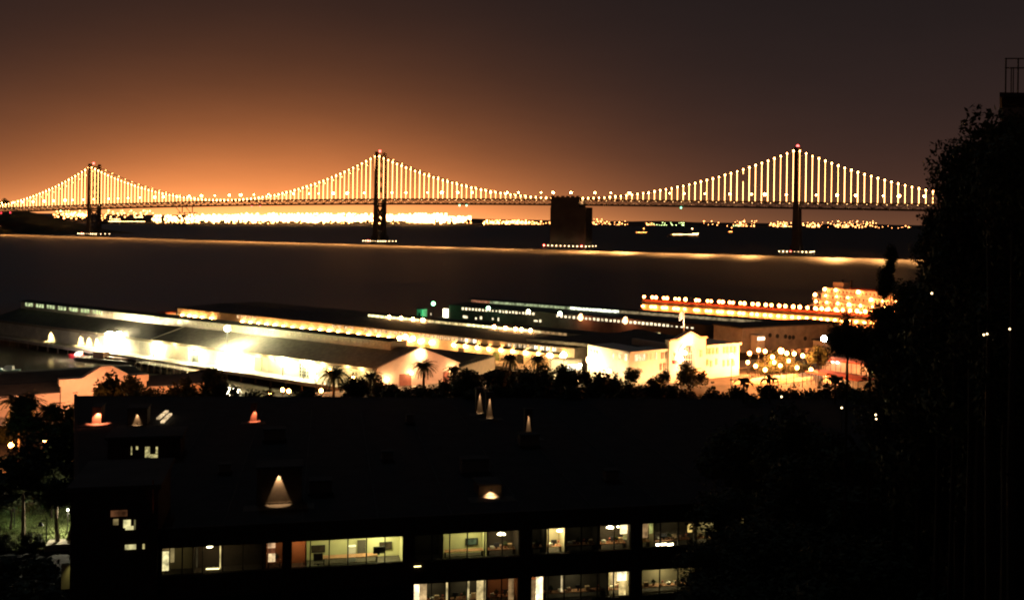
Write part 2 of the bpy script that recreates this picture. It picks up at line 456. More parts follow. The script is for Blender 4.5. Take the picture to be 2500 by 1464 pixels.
for s in (-1, 1):
    part('top_chord', ribbon(s * DW + .02 * s, s * (DW + 1.0), lambda t: zd(t) - 1.5, lambda t: zd(t) + .9), BST, br)
    part('bottom_chord', ribbon(s * DW + .02 * s, s * (DW + 1.0), lambda t: zd(t) - TD - .4, lambda t: zd(t) - TD + 2.2), BST, br)
    mb = MB()
    for i, (a, c) in enumerate(zip(ts, ts[1:])):
        lo, hi = (lambda t: zd(t) - TD + 2.2), (lambda t: zd(t) - 1.5)
        o = s * (DW + .5)
        if i % 2: mb.bar(bp3(a, o, lo(a)), bp3(c, o, hi(c)), .85)
        else: mb.bar(bp3(a, o, hi(a)), bp3(c, o, lo(c)), .85)
        mb.bar(bp3(a, o, lo(a)), bp3(a, o, hi(a)), .6)
    part('truss_web', mb, BST, br, stuff=True)
CO = DW + 1.6
for s in (-1, 1):
    mb = MB()
    tt = sorted(set([t for t in ts if t < T7] + [T3, T4, T5, T6]))
    for a, c in zip(tt, tt[1:]): mb.tube(bp3(a, s * CO, zcab(a)), bp3(c, s * CO, zcab(c)), .55, n=6, cap=False)
    part('main_cable', mb, BST, br)
hm = MB().tube((0, 0, 0), (0, 0, 1), .42, n=8).mesh('hanger', HANG)
hdim = MB().tube((0, 0, 0), (0, 0, 1), .12, n=6).mesh('hanger', BST)
nm = MB().ball((0, 0, 0), 1.0, 8, 6, 1.25).mesh('cable_lamp', NODE)
nm2 = MB().ball((0, 0, 0), .75, 8, 6).mesh('cable_lamp', NODE)
hs = []
for (a, c, n) in ((T3, T4, 39), (T4, T5, 40), (T5, T6, 76), (T6, T7, 40)):
    hs += [a + (c - a) * (i + (.5 if True else 0)) / n for i in range(n)]
hs += [-9.0 * i - 4.5 for i in range(40)]
gap = t_at(1822)
gi = min(hs, key=lambda t: abs(t - gap))
for k, t_ in enumerate(hs):
    if abs(t_ - T4) < 22: continue
    zb, zt = zd(t_) + .6, zcab(t_) - .4
    if t_ == gi:
        piece('hanger', hm, br, bp3(t_, CO, zb), sc=(1, 1, (zt - zb) * .62)); piece('hanger', hm, br, bp3(t_, CO, zt - (zt - zb) * .14), sc=(1, 1, (zt - zb) * .14))
    elif zt - zb > .8:
        w = random.choice((.7, .9, 1.0, 1.0, 1.1, 1.2))
        piece('hanger', hm, br, bp3(t_, CO, zb), sc=(w, w, zt - zb))
    s = random.uniform(.85, 1.2)
    piece('cable_lamp', nm, br, bp3(t_, CO, zcab(t_) - .2), sc=(s, s, s))
for k, t_ in enumerate(hs):
    if t_ > T4 + 30 and k % 2 == 0 and zcab(t_) - zd(t_) > 4: piece('cable_lamp', nm2, br, bp3(t_ + 4, -CO, zcab(t_ + 4)))
# towers
redb = MB().ball((0, 0, 0), 2.2, 10, 6).mesh('beacon', emi('beacon_red', (1, .07, .06), 5))
flm = MB().ball((0, 0, 0), .85, 8, 6).mesh('fender_lamp', emi('fender_lamp_light', (1, .66, .30), 7))
flr = MB().ball((0, 0, 0), 1.6, 8, 6).mesh('fender_lamp', emi('fender_red', (1, .03, .05), 3))
def fender(t, L_, W_, red, parent, step):
    fb = MB(); c = bp3(t, 0, 0); u = BT; v = BN
    q = [V2(c) + u * a * L_ / 2 + v * b * W_ / 2 for a, b in ((-1, -1), (1, -1), (1, 1), (-1, 1))]
    fb.prism(q, -1, 3.2)
    qi = [V2(c) + u * a * (L_ / 2 - 3) + v * b * (W_ / 2 - 3) for a, b in ((-1, -1), (1, -1), (1, 1), (-1, 1))]
    fb.prism(qi, 3.2, 6.0)
    f = part('pier_fender', fb, BCO, parent)
    n = int(L_ / step)
    for i in range(n + 1):
        p = V2(c) + u * (L_ / 2 - L_ * i / n) + v * (W_ / 2 + .3)
        if i in red: piece('fender_lamp', flr, f, V3(p, 4.6))
        if i not in red or True: piece('fender_lamp', flm, f, V3(p + v * .2, 4.0), sc=(.75 + .25 * random.random(),) * 3)
    m = max(2, int(W_ / (step * 2.2)))
    for i in range(1, m + 1):
        p = V2(c) - u * (L_ / 2 + .3) + v * (W_ / 2 - W_ * i / m)
        piece('fender_lamp', flm, f, V3(p, 4.0), sc=(.7, .7, .7))
def tower(t, ztop, L_, W_, red):
    base = MB()
    for s in (-1, 1):
        c = bp3(t, s * 12.5, 0)
        base.prism([V2(c) + BT * a * 7 + BN * b * 5.5 for a, b in ((-1, -1), (1, -1), (1, 1), (-1, 1))], -2, 13)
    tw = part('tower', base, BCO, br)
    for s in (-1, 1):
        mb = MB(); lv = [13, zd(t) - TD - 2, zd(t) + 20, ztop - 6, ztop]; wt = [9.4, 7.6, 6.2, 5.2, 5.8]
        for (z0, w0), (z1, w1) in zip(zip(lv, wt), zip(lv[1:], wt[1:])):
            lean = lambda z: s * (13.5 - 1.5 * (z / ztop))
            qb = [V2(bp3(t, lean(z0), 0)) + BT * a * w0 / 2 + BN * b * 2.6 for a, b in ((-1, -1), (1, -1), (1, 1), (-1, 1))]
            qt = [V2(bp3(t, lean(z1), 0)) + BT * a * w1 / 2 + BN * b * 2.2 for a, b in ((-1, -1), (1, -1), (1, 1), (-1, 1))]
            mb.hexa([V3(p, z0) for p in qb], [V3(p, z1) for p in qt])
        part('leg', mb, BST, tw)
    zl = [zd(t) + 8 + i * (ztop - 6 - zd(t) - 8) / 4 for i in range(5)]
    bz = [14, 14 + (zd(t) - TD - 16) * .5, zd(t) - TD - 2]
    for zz in zl[-1:] + [zd(t) - TD - 3, 15]:
        part('strut', MB().bar(bp3(t, -12, zz), bp3(t, 12, zz), 3.2, 3.4), BST, tw)
    for lo, hi in list(zip(zl, zl[1:])) + list(zip(bz, bz[1:])):
        for s in (-1, 1):
            part('cross_brace', MB().bar(bp3(t, -11.5 * s, lo), bp3(t, 11.5 * s, hi), 2.6, 2.4), BST, tw)
    piece('beacon', redb, tw, bp3(t, 3, ztop + 1.5))
    fender(t, L_, W_, red, br, 5.0)
    return tw
tower(T3, 156.5, 44, 34, (3,))
tower(T5, 160.5, 46, 34, (2,))
tower(T6, 146.5, 50, 34, (2,))
# concrete anchorage in mid-bay
anc = MB()
def blk(t0, t1, o0, o1, z0, z1):
    anc.prism([V2(bp3(t0, o0, 0)), V2(bp3(t1, o0, 0)), V2(bp3(t1, o1, 0)), V2(bp3(t0, o1, 0))], z0, z1)
tl, tr = t_at(1352), t_at(1437); tm = t_at(1421)
blk(tl, tr, -18, 14, -2, 66)
blk(tl - 1.5, tr + 1.5, -19, 15, -2, 34)
blk(tl - .4, tm, -16, 13, 66, 82)
for i in range(6):
    a = lerp(tl - 1.0, tm, i / 5.6); blk(a, a - 4.2, 9, 13.4, 82, 84.2)
an = part('anchorage', anc, BCO, br)
fender(T4 + 3, 72, 44, (0, 9), br, 6.6)
# navigation lamps under the deck
for px, colr, off in ((15, 'r', 12), (37, 'r', 12), (625, 'r', 12), (645, 'r', 12), (1147, 'g', 12), (1130, 'g', 12), (1668, 'g', 12), (160, 'g', 12)):
    tt_ = t_at(px)
    me = MB().ball((0, 0, 0), 1.3, 8, 6).mesh('navigation_lamp', emi('nav_red', (1, .04, .06), 3) if colr == 'r' else emi('nav_green', (.2, 1, .5), 3))
    piece('navigation_lamp', me, br, bp3(tt_, off, zd(tt_) - TD - 1.6))
# lower-deck tunnel lights
llm = MB().ball((0, 0, 0), .55, 6, 4).mesh('deck_lamp', emi('deck_lamp_light', (1, .55, .2), 4))
k = 0
for t_ in np.arange(-300, T7, 13.5):
    piece('deck_lamp', llm, br, bp3(t_, 6.5, zd(t_) - 1.9), sc=(1, 1, .7)); k += 1
    if k % 6 == 0: light('POINT', br, bp3(t_, 0, zd(t_) - 4.4), 5200, (1, .55, .25), .5)
# road lamps: each a thing on the upper deck
rl_head = MB().ball((0, 0, 0), 1.0, 8, 6).mesh('lamp_head', emi('road_lamp_light', (1, .40, .10), 55))
rl_pole = MB().tube((0, 0, 0), (0, 0, 1), .18, .12, 6).mesh('pole', POLE)
lamps = []
t_ = -330.0
while t_ < T7 - 20:
    lamps.append(t_ + random.uniform(-7, 7)); t_ += 31
names = [(-400, T3, 'right of the right tower'), (T3, T4, 'between the anchorage and right tower'), (T4, T5, 'between the middle tower and anchorage'), (T5, T6, 'between the left and middle towers'), (T6, 9999, 'left of the left tower')]
cnt = {}
for i, t_ in enumerate(sorted(lamps)):
    where = [n for a, c, n in names if a <= t_ < c][0]
    j = cnt.get(where, 0); cnt[where] = j + 1
    p = bp3(t_, -2.0, zd(t_))
    o = thing('road_lamp', f'{nth(j)} road lamp from the right on the bridge deck, {where}', 'street lamp', p, 'sodium road lamps on the bridge')
    piece('pole', rl_pole, o, p, sc=(1, 1, 10.5))
    s = random.choice((1.0, 1.3, 1.7, 2.2))
    piece('lamp_head', rl_head, o, p + Vector((0, 0, 11)), sc=(s, s, s * .85))
    if min(abs(t_ - q_) for q_ in (T3, T4, T5, T6)) > 20 and i % 2:
        sp_ = light('SPOT', o, p + Vector((0, 0, 10.6)), 7.5e6 * (.95 + .3 * math.sin(t_ * .021 + 1.0) + .35 * (t_ > 700) - .42 * (t_ < 250) + random.uniform(-.25, .35)), (1, .44, .12), .5, target=p + Vector((BN.x * 128, BN.y * 128, -88)), cone=54, blend=1.0)
# ships on the bay
def ship(name, label, px0, px1, py, hull_h, decks, lampcol, cat='ship'):
    a, b_ = gz(px0, py, 0), gz(px1, py, 0); mid = (a + b_) / 2; u = V2(b_ - a); Ln = u.length; u.normalize(); v = Vector((-u.y, u.x))
    o = thing(name, label, cat, mid)
    W_ = Ln * .18
    q = [V2(mid) + u * x * Ln / 2 + v * y * W_ / 2 for x, y in ((-1, -.7), (-.96, -1), (.8, -1), (1.0, 0), (.8, 1), (-.96, 1), (-1, .7))]
    part('hull', MB().prism(q, -1, hull_h), mat('ship_hull', (.10, .08, .07), .6, .2, .05), o)
    z = hull_h; lm = MB().ball((0, 0, 0), 1, 6, 4).mesh('deck_lamp', emi('ship_lamp_' + lampcol, {'w': WARM, 's': SODIUM}[lampcol], 12))
    for (x0, x1, h) in decks:
        q = [V2(mid) + u * x * Ln / 2 + v * y * W_ * .4 for x, y in ((x0, -1), (x1, -1), (x1, 1), (x0, 1))]
        part('deckhouse', MB().prism(q, z, z + h), mat('ship_white', (.5, .45, .4), .6, .1), o)
        nn = max(2, int(Ln * (x1 - x0) / 2 / 6))
        for i in range(nn + 1):
            p = V2(mid) + u * lerp(x0, x1, i / nn) * Ln / 2 - v * (W_ * .4 + 1)
            piece('deck_lamp', lm, o, V3(p, z + h * .75), sc=(random.uniform(.7, 1.3),) * 3)
        z += h
    mp_ = V2(mid) + u * Ln * .3
    part('mast', MB().tube(V3(mp_, hull_h), V3(mp_, z + 14), .5, .25, 6), POLE, o)
    piece('deck_lamp', lm, o, V3(mp_, z + 14), sc=(1.6, 1.6, 1.6))
    return o
ship('ferry', 'small lit ferry with a row of deck lights sailing beyond the bridge', 1634, 1703, 577, 4, [(-.9, .8, 3), (.5, .85, 3)], 'w', 'ferry')
ship('barge', 'long low barge with one thin line of light beyond the anchorage', 1549, 1577, 569, 2, [(-.9, .9, 1)], 's', 'barge')
ship('workboat', 'tiny lit workboat on dark water left of the right tower', 1774, 1789, 570, 4, [(-.5, .4, 5)], 's', 'boat')
ship('cargo_ship', 'moored cargo ship with a row of deck lights behind the left tower', 254, 350, 547, 9, [(-.95, .9, 4), (-.9, -.4, 12), (.35, .8, 8)], 'w', 'ship')
# container cranes at the port
def crane(px, py, label):
    p = gz(px, py, 4); p.y += 40; o = thing('container_crane', label, 'crane', p, 'container cranes at the far port')
    for sx in (-12, 12):
        for sy in (-10, 10): part('leg', MB().bar(p + Vector((sx, sy, 0)), p + Vector((sx * .8, sy * .5, 52)), 1.7), BST, o)
    part('girder', MB().bar(p + Vector((-6, -45, 50)), p + Vector((6, 50, 50)), 2.2, 2.2), BST, o)
    part('boom', MB().bar(p + Vector((0, -30, 52)), p + Vector((-34, -70, 105)), 1.8, 1.8), BST, o)
    part('mast', MB().bar(p + Vector((0, 0, 52)), p + Vector((0, 0, 78)), 3), BST, o)
crane(437, 548, 'leftmost dark container crane with its boom raised before the port glare')
crane(462, 548, 'second dark container crane with its boom raised before the port glare')
# ------------------------------------------------------------------ piers and sheds
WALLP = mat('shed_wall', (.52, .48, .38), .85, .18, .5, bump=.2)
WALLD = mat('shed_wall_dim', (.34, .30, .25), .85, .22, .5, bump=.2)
ROOFG = mat('lit_tone_roof', (.22, .21, .17), .95, .22, .8, bump=.3)
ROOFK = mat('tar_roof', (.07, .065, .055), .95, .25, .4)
TRIM = mat('white_trim', (.62, .58, .48), .7, .12, 1)
DARKW = mat('dark_window', (.04, .045, .04), .25, .2, 1, spec=.5)
DOORM = mat('steel_door', (.40, .37, .30), .7, .15, 2)
GREEND = mat('green_door', (.16, .24, .12), .7, .15, 2)
def lw_mesh(name, w, h, m, th=.12):
    return MB().box((0, 0, 0), w, th, h).mesh(name, m)
def frame_mesh(w, h, m, bar=.12, mull=1, rows=1):
    mb = MB()
    for z in (-h / 2, h / 2): mb.box((0, -.04, z), w + bar, .14, bar)
    for x in (-w / 2, w / 2): mb.box((x, -.04, 0), bar, .13, h)
    for i in range(1, mull + 1): mb.box((-w / 2 + w * i / (mull + 1), -.04, 0), bar * .7, .12, h)
    for i in range(1, rows + 1): mb.box((0, -.04, -h / 2 + h * i / (rows + 1)), w, .11, bar * .7)
    return mb.mesh('window_frame', m)
def angz(u): return math.atan2(u[1], u[0])

class Frame:
    """pier frame: s runs out along the pier, t to its far side"""
    def __init__(f, F, u, v=None):
        f.F = V2(F); f.u = V2(u).normalized()
        v = Vector((-f.u.y, f.u.x)) if v is None else V2(v).normalized()
        if v.y < 0: v = -v
        f.v = v
    def __call__(f, s, t, z=0): p = f.F + f.u * s + f.v * t; return Vector((p.x, p.y, z))
def quad(f, s0, s1, t0, t1): return [V2(f(s0, t0)), V2(f(s1, t0)), V2(f(s1, t1)), V2(f(s0, t1))]
def gable_roof(f, s0, s1, t0, tm, t1, ze, zr, th=.25):
    mb = MB()
    mb.hexa([f(s0, t0, ze - th), f(s1, t0, ze - th), f(s1, tm, zr - th), f(s0, tm, zr - th)], [f(s0, t0, ze), f(s1, t0, ze), f(s1, tm, zr), f(s0, tm, zr)])
    mb.hexa([f(s0, tm, zr - th), f(s1, tm, zr - th), f(s1, t1, ze - th), f(s0, t1, ze - th)], [f(s0, tm, zr), f(s1, tm, zr), f(s1, t1, ze), f(s0, t1, ze)])
    return mb
def pier_deck(f, s0, s1, t0, t1, z=2.5, step=6):
    o = struct('pier', MB().prism(quad(f, s0, s1, t0, t1), z - .9, z), CONC)
    pm = MB().tube((0, 0, -2), (0, 0, z - .9), .28, n=7).mesh('pile', TIMBER)
    s = s0 + 2
    while s < s1:
        for t in (t0 + .6,):
            piece('pile', pm, o, f(s, t, 0))
        s += step
    return o
wl_arm = MB().box((0, 0, 0), .25, .5, .15).mesh('wall_lamp', POLE)
def gable_building(): pass

# ---- nearest long shed: gable end towards the promenade
Lc, Rc = gz(920, 899, 7.5), gz(1120, 886.5, 7.5)
FA = Frame(V2(Lc), PU, V2(Rc) - V2(Lc)); WA = (V2(Rc) - V2(Lc)).length
AL = 186.0
f = FA
pier_deck(f, -6, AL + 14, -5.6, WA + 8)
A = thing('pier_shed', 'long pale gabled pier shed floodlit white along its waterside wall', 'shed', f(AL / 2, WA / 2, 2.5))
part('wall', MB().prism(quad(f, .3, AL, 0, .35), 2.5, 7.3), WALLP, A)
part('wall', MB().prism(quad(f, .3, AL, WA - .35, WA), 2.5, 7.3), WALLP, A)
part('wall', MB().prism(quad(f, AL, AL + .35, 0, WA), 2.5, 7.3), WALLP, A)
apx = at(1025, 849.5, 0.5 * (Lc.y + Rc.y)).z
mb = MB()
for s_, rev in ((-.05, 0), (.3, 1)):
    mb.v += [f(s_, 0, 2.5), f(s_, WA, 2.5), f(s_, WA, 7.5), f(s_, WA / 2, apx), f(s_, 0, 7.5)]
mb.f += [(0, 1, 2, 3, 4), (9, 8, 7, 6, 5)] + [(i, 5 + i, 5 + (i + 1) % 5, (i + 1) % 5) for i in range(5)]
PEACH = mat('peach_stucco', (.60, .47, .36), .85, .08, .6)
gf = part('gable_wall', mb, PEACH, A)
mb = MB()   # coping of the gable
for a_, b_ in (((0, 7.5), (WA / 2, apx)), ((WA / 2, apx), (WA, 7.5))):
    mb.bar(f(-.25, a_[0], a_[1] + .12), f(-.25, b_[0], b_[1] + .12), .75, .3)
part('coping', mb, PEACH, gf)
# roof in two lengths: floodlight near the promenade and dark beyond put into the colour
zr_ = apx - .25
part('roof', gable_roof(f, .3, 92, -.7, WA / 2, WA + .7, 7.55, zr_), ROOFG, A, label='near roof length by the gable end, coloured pale as if floodlit')
part('roof', gable_roof(f, 92, AL + .8, -.7, WA / 2, WA + .7, 7.42, zr_ - .14), ROOFK, A, label='outer roof length, coloured dark as if unlit')
part('eave_board', MB().prism(quad(f, .2, AL + .8, -1.0, -.7), 6.75, 7.5), mat('eave_brown', (.22, .18, .13), .8, .15), A)
part('verge_trim', MB().bar(f(92, -.7, 7.62), f(92, WA / 2, zr_ + .06), .35, .14), TRIM, A)
# roof monitor with its row of windows
me0 = gz(968, 856, zr_ - .9); s_m0 = (V2(me0) - f.F).dot(f.u) - 0
s_m0 = 7.0; mz0, mz1 = zr_ - .55, zr_ + 1.45
mon = part('roof_monitor', MB().prism(quad(f, s_m0, AL, WA / 2 - 2.2, WA / 2 + 2.2), mz0 - 1.2, mz1), WALLP, A)
part('monitor_roof', gable_roof(f, s_m0 - .3, AL + .3, WA / 2 - 2.7, WA / 2, WA / 2 + 2.7, mz1 + .1, mz1 + .75, .1), ROOFK, A)
wmesh_l = lw_mesh('window', 1.25, 1.2, litwin('shed_pale_green', (.80, .95, .48), .75))
wmesh_g = lw_mesh('window', 1.9, 1.35, mat('monitor_glass', (.50, .44, .30), .35, .3, 2, spec=.5))
ra = angz(f.u)
s = s_m0 + 1.5; k = 0
s_lit = AL - 52
while s < AL - 2:
    if s > s_lit:
        if k % 4 != 3: piece('window', wmesh_l, A, f(s, WA / 2 - 2.24, (mz0 + mz1) / 2 + .3), ra)
        s += 1.75
    else:
        piece('window', wmesh_g, A, f(s, WA / 2 - 2.24, (mz0 + mz1) / 2 + .3), ra); s += 2.3
    k += 1
# waterside wall: doors, windows, lamps
def s_of(px, py): return (V2(onw(px, py, f(0, 0), f(10, 0))) - f.F).dot(f.u)
def onwall_piece(x0, x1, z0, z1, m, name, parent=A, out=-.12):
    s0, s1 = s_of(x0, 900), s_of(x1, 900)
    return part(name, MB().prism(quad(f, min(s0, s1), max(s0, s1), out, out + .1), z0, z1), m, parent)
for (x0, x1, m) in ((622, 640, GREEND), (655, 690, DOORM), (694, 728, DOORM), (520, 556, DOORM), (430, 462, DOORM), (388, 424, DOORM), (340, 372, DOORM), (470, 486, DARKW), (790, 830, DOORM), (842, 880, DOORM)):
    onwall_piece(x0, x1, 2.55, 6.3, m, 'door')
wd = onwall_piece(732, 756, 2.55, 6.4, DARKW, 'window')
s0, s1 = s_of(732, 900), s_of(756, 900); mb = MB()
for i in range(5):
    s_ = lerp(s0, s1, i / 4); mb.box(f(s_, -.16, 4.5), .1, .1, 3.8, f.u)
for i in range(5): mb.bar(f(s0, -.16, 2.8 + i * .88), f(s1, -.16, 2.8 + i * .88), .08)
part('mullion', mb, mat('window_bar', (.45, .42, .34), .7, .1), wd)
for px in (125, 198, 218, 238, 400, 436, 640, 672, 690, 800, 860, 895):
    s_ = s_of(px, 880)
    wl = piece('wall_lamp', wl_arm, A, f(s_, -.35, 6.35), ra)
    pw = 14000 if px < 260 else 260
    light('SPOT' if px < 260 else 'POINT', A, f(s_, -1.8, 6.9), pw if px < 260 else 900, (1, .74, .30), .12, **({'target': f(s_, -.1, 2.5), 'cone': 58, 'blend': .6} if px < 260 else {}))
# low pale annex beside the gable
an_ = thing('annex', 'low flat roofed peach annex right of the pale gabled shed', 'building', f(2, WA + 6, 2.5))
qa = [V2(Rc), V2(gz(1209, 866, 6.6)), V2(gz(1209, 866, 6.6)) + f.u * 40, V2(Rc) + f.u * 40]
part('wall', MB().prism(qa, 2.5, 6.2), PEACH, an_)
q2 = [V2(Rc) + f.u * .5 + SWU * .3, qa[1] + f.u * .5 - SWU * .3, qa[2], qa[3]]
part('roof', MB().prism(q2, 6.2, 6.5), ROOFK, an_)
for i in range(16): part('rail_post', MB().tube(V3(lerp(qa[0], qa[1], i / 15), 6.2), V3(lerp(qa[0], qa[1], i / 15), 7.4), .05, n=5), POLE, an_)
part('handrail', MB().bar(V3(qa[0], 7.4), V3(qa[1], 7.4), .07), POLE, an_)
# gable front: round lamp hood, entrance doors
gl = at(1022, 862, 266)
Fp = onw(1022, 864, f(-.05, 0), f(-.05, 10))
o_n = -f.u
hood = MB().ball(Fp + V3(o_n * .45, 0), .55, 10, 6)
part('gable_lamp', hood, emi('gable_lamp_light', (1, .60, .26), 40), A)
light('SPOT', A, Fp + V3(o_n * 3.2, 1.6), 5200, (1, .62, .30), .3, target=Fp + Vector((0, 0, -.6)), cone=88, blend=.9)
for x0, x1, y0, y1, m in ((975, 1004, 913, 934, mat('entrance_red', (.25, .09, .06), .6, .2)), (1082, 1096, 908, 925, mat('entrance_red', (.25, .09, .06), .6, .2))):
    a_, b_ = onw(x0, y1, f(-.1, 0), f(-.1, 10)), onw(x1, y1, f(-.1, 0), f(-.1, 10)); zt_ = onw(x0, y0, f(-.1, 0), f(-.1, 10)).z
    part('door', MB().wall(a_, b_, .12, 2.55, zt_), m, A)
for px, py in ((998, 910), (1098, 900), (940, 925)):
    p = onw(px, py, f(-.1, 0), f(-.1, 10)) + V3(o_n * .8, 0)
    part('wall_lamp', MB().ball(p, .3, 8, 5), emi('gable_lamp_light', (1, .60, .26), 40), A)
    light('POINT', A, p + V3(o_n * .6, 0), 420, (1, .62, .3), .2)
light('SPOT', A, Fp + V3(o_n * 22, -7), 15000, (1, .42, .22), .5, target=Fp + Vector((0, 0, -2)), cone=75, blend=.8)

# floodlight masts on the apron
def mast(px, py, d, label, heads, power, col, aim, h0=2.5, hr=.75):
    p = at(px, py, d); o = thing('floodlight_mast', label, 'floodlight', Vector((p.x, p.y, h0)), 'floodlight masts on the pier apron')
    part('pole', MB().tube((p.x, p.y, h0), (p.x, p.y, p.z), .16, .09, 8), POLE, o)
    for i, dx in enumerate(heads):
        q_ = p + Vector((dx, 0, .1))
        part('lamp_head', MB().ball(q_, hr, 10, 7, .8), emi('flood_head_light', (1, .85, .50), 420), o)
        light('POINT', o, q_ + Vector((0, -.9, -.1)), power / len(heads), col, .4)
    return o
FW = (1, .93, .52)
mast(278, 818, f(s_of(278, 880), -4.6).y, 'left twin floodlight mast glaring over the waterside wall beside the red boat', (-1.3, 1.5), 8500, FW, None, hr=1.15)
mast(555, 803, f(s_of(555, 880), -5).y, 'tall single floodlight mast rising before the roof edge of the pale shed', (0,), 11000, (1, .93, .50), None, hr=.8)
mast(565, 884, f(s_of(560, 880), -5).y, 'short floodlight mast with twin heads glaring on the wall beside the trees', (-1.4, 1.6), 8500, FW, None, hr=1.15)
mast(470, 862, f(s_of(470, 880), -4.6).y, 'added low floodlight mast behind the railed dock at the white wall', (0,), 4200, FW, None, hr=.4)  # this low mast and the ones below are added to whiten the wall
mast(690, 880, f(s_of(690, 880), -4.6).y, 'added low floodlight mast by the wide white doors near the palms', (0,), 4200, FW, None, hr=.4)
mast(375, 850, f(s_of(375, 880), -4.6).y, 'added low floodlight mast left of the railed dock at the white wall', (0,), 4200, FW, None, hr=.4)
mast(742, 888, f(s_of(742, 880), -4.6).y, 'added low floodlight mast before the dark gridded window', (0,), 7000, FW, None, hr=.35)
# dock, boats in the basin
dk = gz(333, 884, 2.0), gz(458, 905, 2.0)
fd = Frame(V2(dk[1]), V2(dk[0]) - V2(dk[1])); Ld = (V2(dk[0]) - V2(dk[1])).length
D = thing('dock', 'railed timber dock on piles in the basin before the white wall', 'dock', V3(fd.F, 2))
part('deck', MB().prism(quad(fd, 0, Ld, 0, 3.5), 1.7, 2.0), TIMBER, D)
pm_ = MB().tube((0, 0, -2), (0, 0, 1.9), .22, n=7).mesh('pile', mat('pale_pile', (.4, .36, .28), .8, .2))
rp_ = MB().tube((0, 0, 0), (0, 0, 1.1), .06, n=6).mesh('rail_post', TRIM)
n_ = 8
for i in range(n_ + 1): piece('pile', pm_, D, fd(Ld * i / n_, -.2, 0)); piece('rail_post', rp_, D, fd(Ld * i / n_, .1, 2.0))
for z in (2.55, 3.08): part('rail', MB().bar(fd(0, .1, z), fd(Ld, .1, z), .07), TRIM, D)
bg_ = gz(180, 880, 0), gz(325, 892, 0)
fb_ = Frame(V2(bg_[1]), V2(bg_[0]) - V2(bg_[1])); Lb = (V2(bg_[0]) - V2(bg_[1])).length
BG = thing('barge', 'dark flat work barge moored in the basin below the floodlights', 'barge', fb_(0, 0, 0))
part('hull', MB().prism([V2(fb_(0, 0)), V2(fb_(1, -.5)), V2(fb_(Lb - 1, -.5)), V2(fb_(Lb, 0)), V2(fb_(Lb, 5)), V2(fb_(0, 5))], -.5, 1.1), mat('barge_steel', (.05, .04, .035), .8, .3), BG)
part('deckhouse', MB().prism(quad(fb_, Lb * .55, Lb * .72, 1.2, 3.8), 1.1, 3.0), mat('barge_house', (.18, .1, .07), .8, .2), BG)
part('coaming', MB().prism(quad(fb_, Lb * .12, Lb * .5, .8, 4.2), 1.1, 1.8), mat('barge_rust', (.16, .08, .05), .8, .3), BG)
def small_boat(px0, px1, py, label, hullc, cabc, beam=1.5):
    a_, b_ = gz(px0, py, .2), gz(px1, py, .2); u = V2(b_) - V2(a_); Ln = u.length; u.normalize(); v = Vector((-u.y, u.x)); c = V2((a_ + b_) / 2)
    o = thing('motor_boat', label, 'boat', V3(c, 0))
    prof = [(-1, 0), (-.6, .75), (-.1, 1), (.7, .95), (1, .8), (1, -.8), (.7, -.95), (-.1, -1), (-.6, -.75)]
    mb = MB(); nb = len(prof)
    mb.v += [V3(c + u * x * Ln * .46 + v * y * beam * .7, -.2) for x, y in prof] + [V3(c + u * x * Ln / 2 + v * y * beam, .85 + (.45 if x < -.5 else 0)) for x, y in prof]
    mb.f += [tuple(range(nb - 1, -1, -1)), tuple(range(nb, 2 * nb))] + [(i, (i + 1) % nb, nb + (i + 1) % nb, nb + i) for i in range(nb)]
    part('hull', mb, hullc, o)
    part('cabin', MB().hexa([V3(c + u * x * Ln + v * y * beam * .7, .85) for x, y in ((-.14, -1), (.26, -1), (.26, 1), (-.14, 1))], [V3(c + u * x * Ln + v * y * beam * .55, 2.0) for x, y in ((-.04, -1), (.24, -1), (.24, 1), (-.04, 1))]), cabc, o)
    part('windscreen', MB().hexa([V3(c + u * x * Ln + v * y * beam * .62, 1.3) for x, y in ((-.115, -1), (-.09, -1), (-.09, 1), (-.115, 1))], [V3(c + u * x * Ln + v * y * beam * .55, 1.9) for x, y in ((-.065, -1), (-.05, -1), (-.05, 1), (-.065, 1))]), DARKW, o)
    return o
small_boat(167, 212, 872, 'red motor boat with white cabin moored left of the floodlights', mat('red_paint', (.55, .03, .04), .4, .1), mat('boat_white', (.7, .65, .62), .5, .05), 1.9)
rb = [o for o in C.objects if o.name.startswith('motor_boat')][0]
light('POINT', rb, ORG[rb] + Vector((0, -5, 4.0)), 2600, (1, .75, .7), .3)  # unseen light added to brighten the red boat
small_boat(425, 462, 905, 'white motor boat tied at the near end of the railed dock', mat('boat_white', (.7, .65, .62), .5, .05), mat('boat_blue', (.1, .2, .35), .5, .1))
small_boat(-14, 48, 908, 'pale teal hulled boat lying dark at the left edge of the basin', mat('boat_teal', (.35, .5, .48), .4, .05), mat('boat_white', (.7, .65, .62), .5, .05))
bt_ = at(38, 900, 255); light('SPOT', None, bt_ + Vector((-2, -6, 5)), 2600, (.7, 1, .92), .3, target=gz(22, 908, .6), cone=40, name='dock_light')

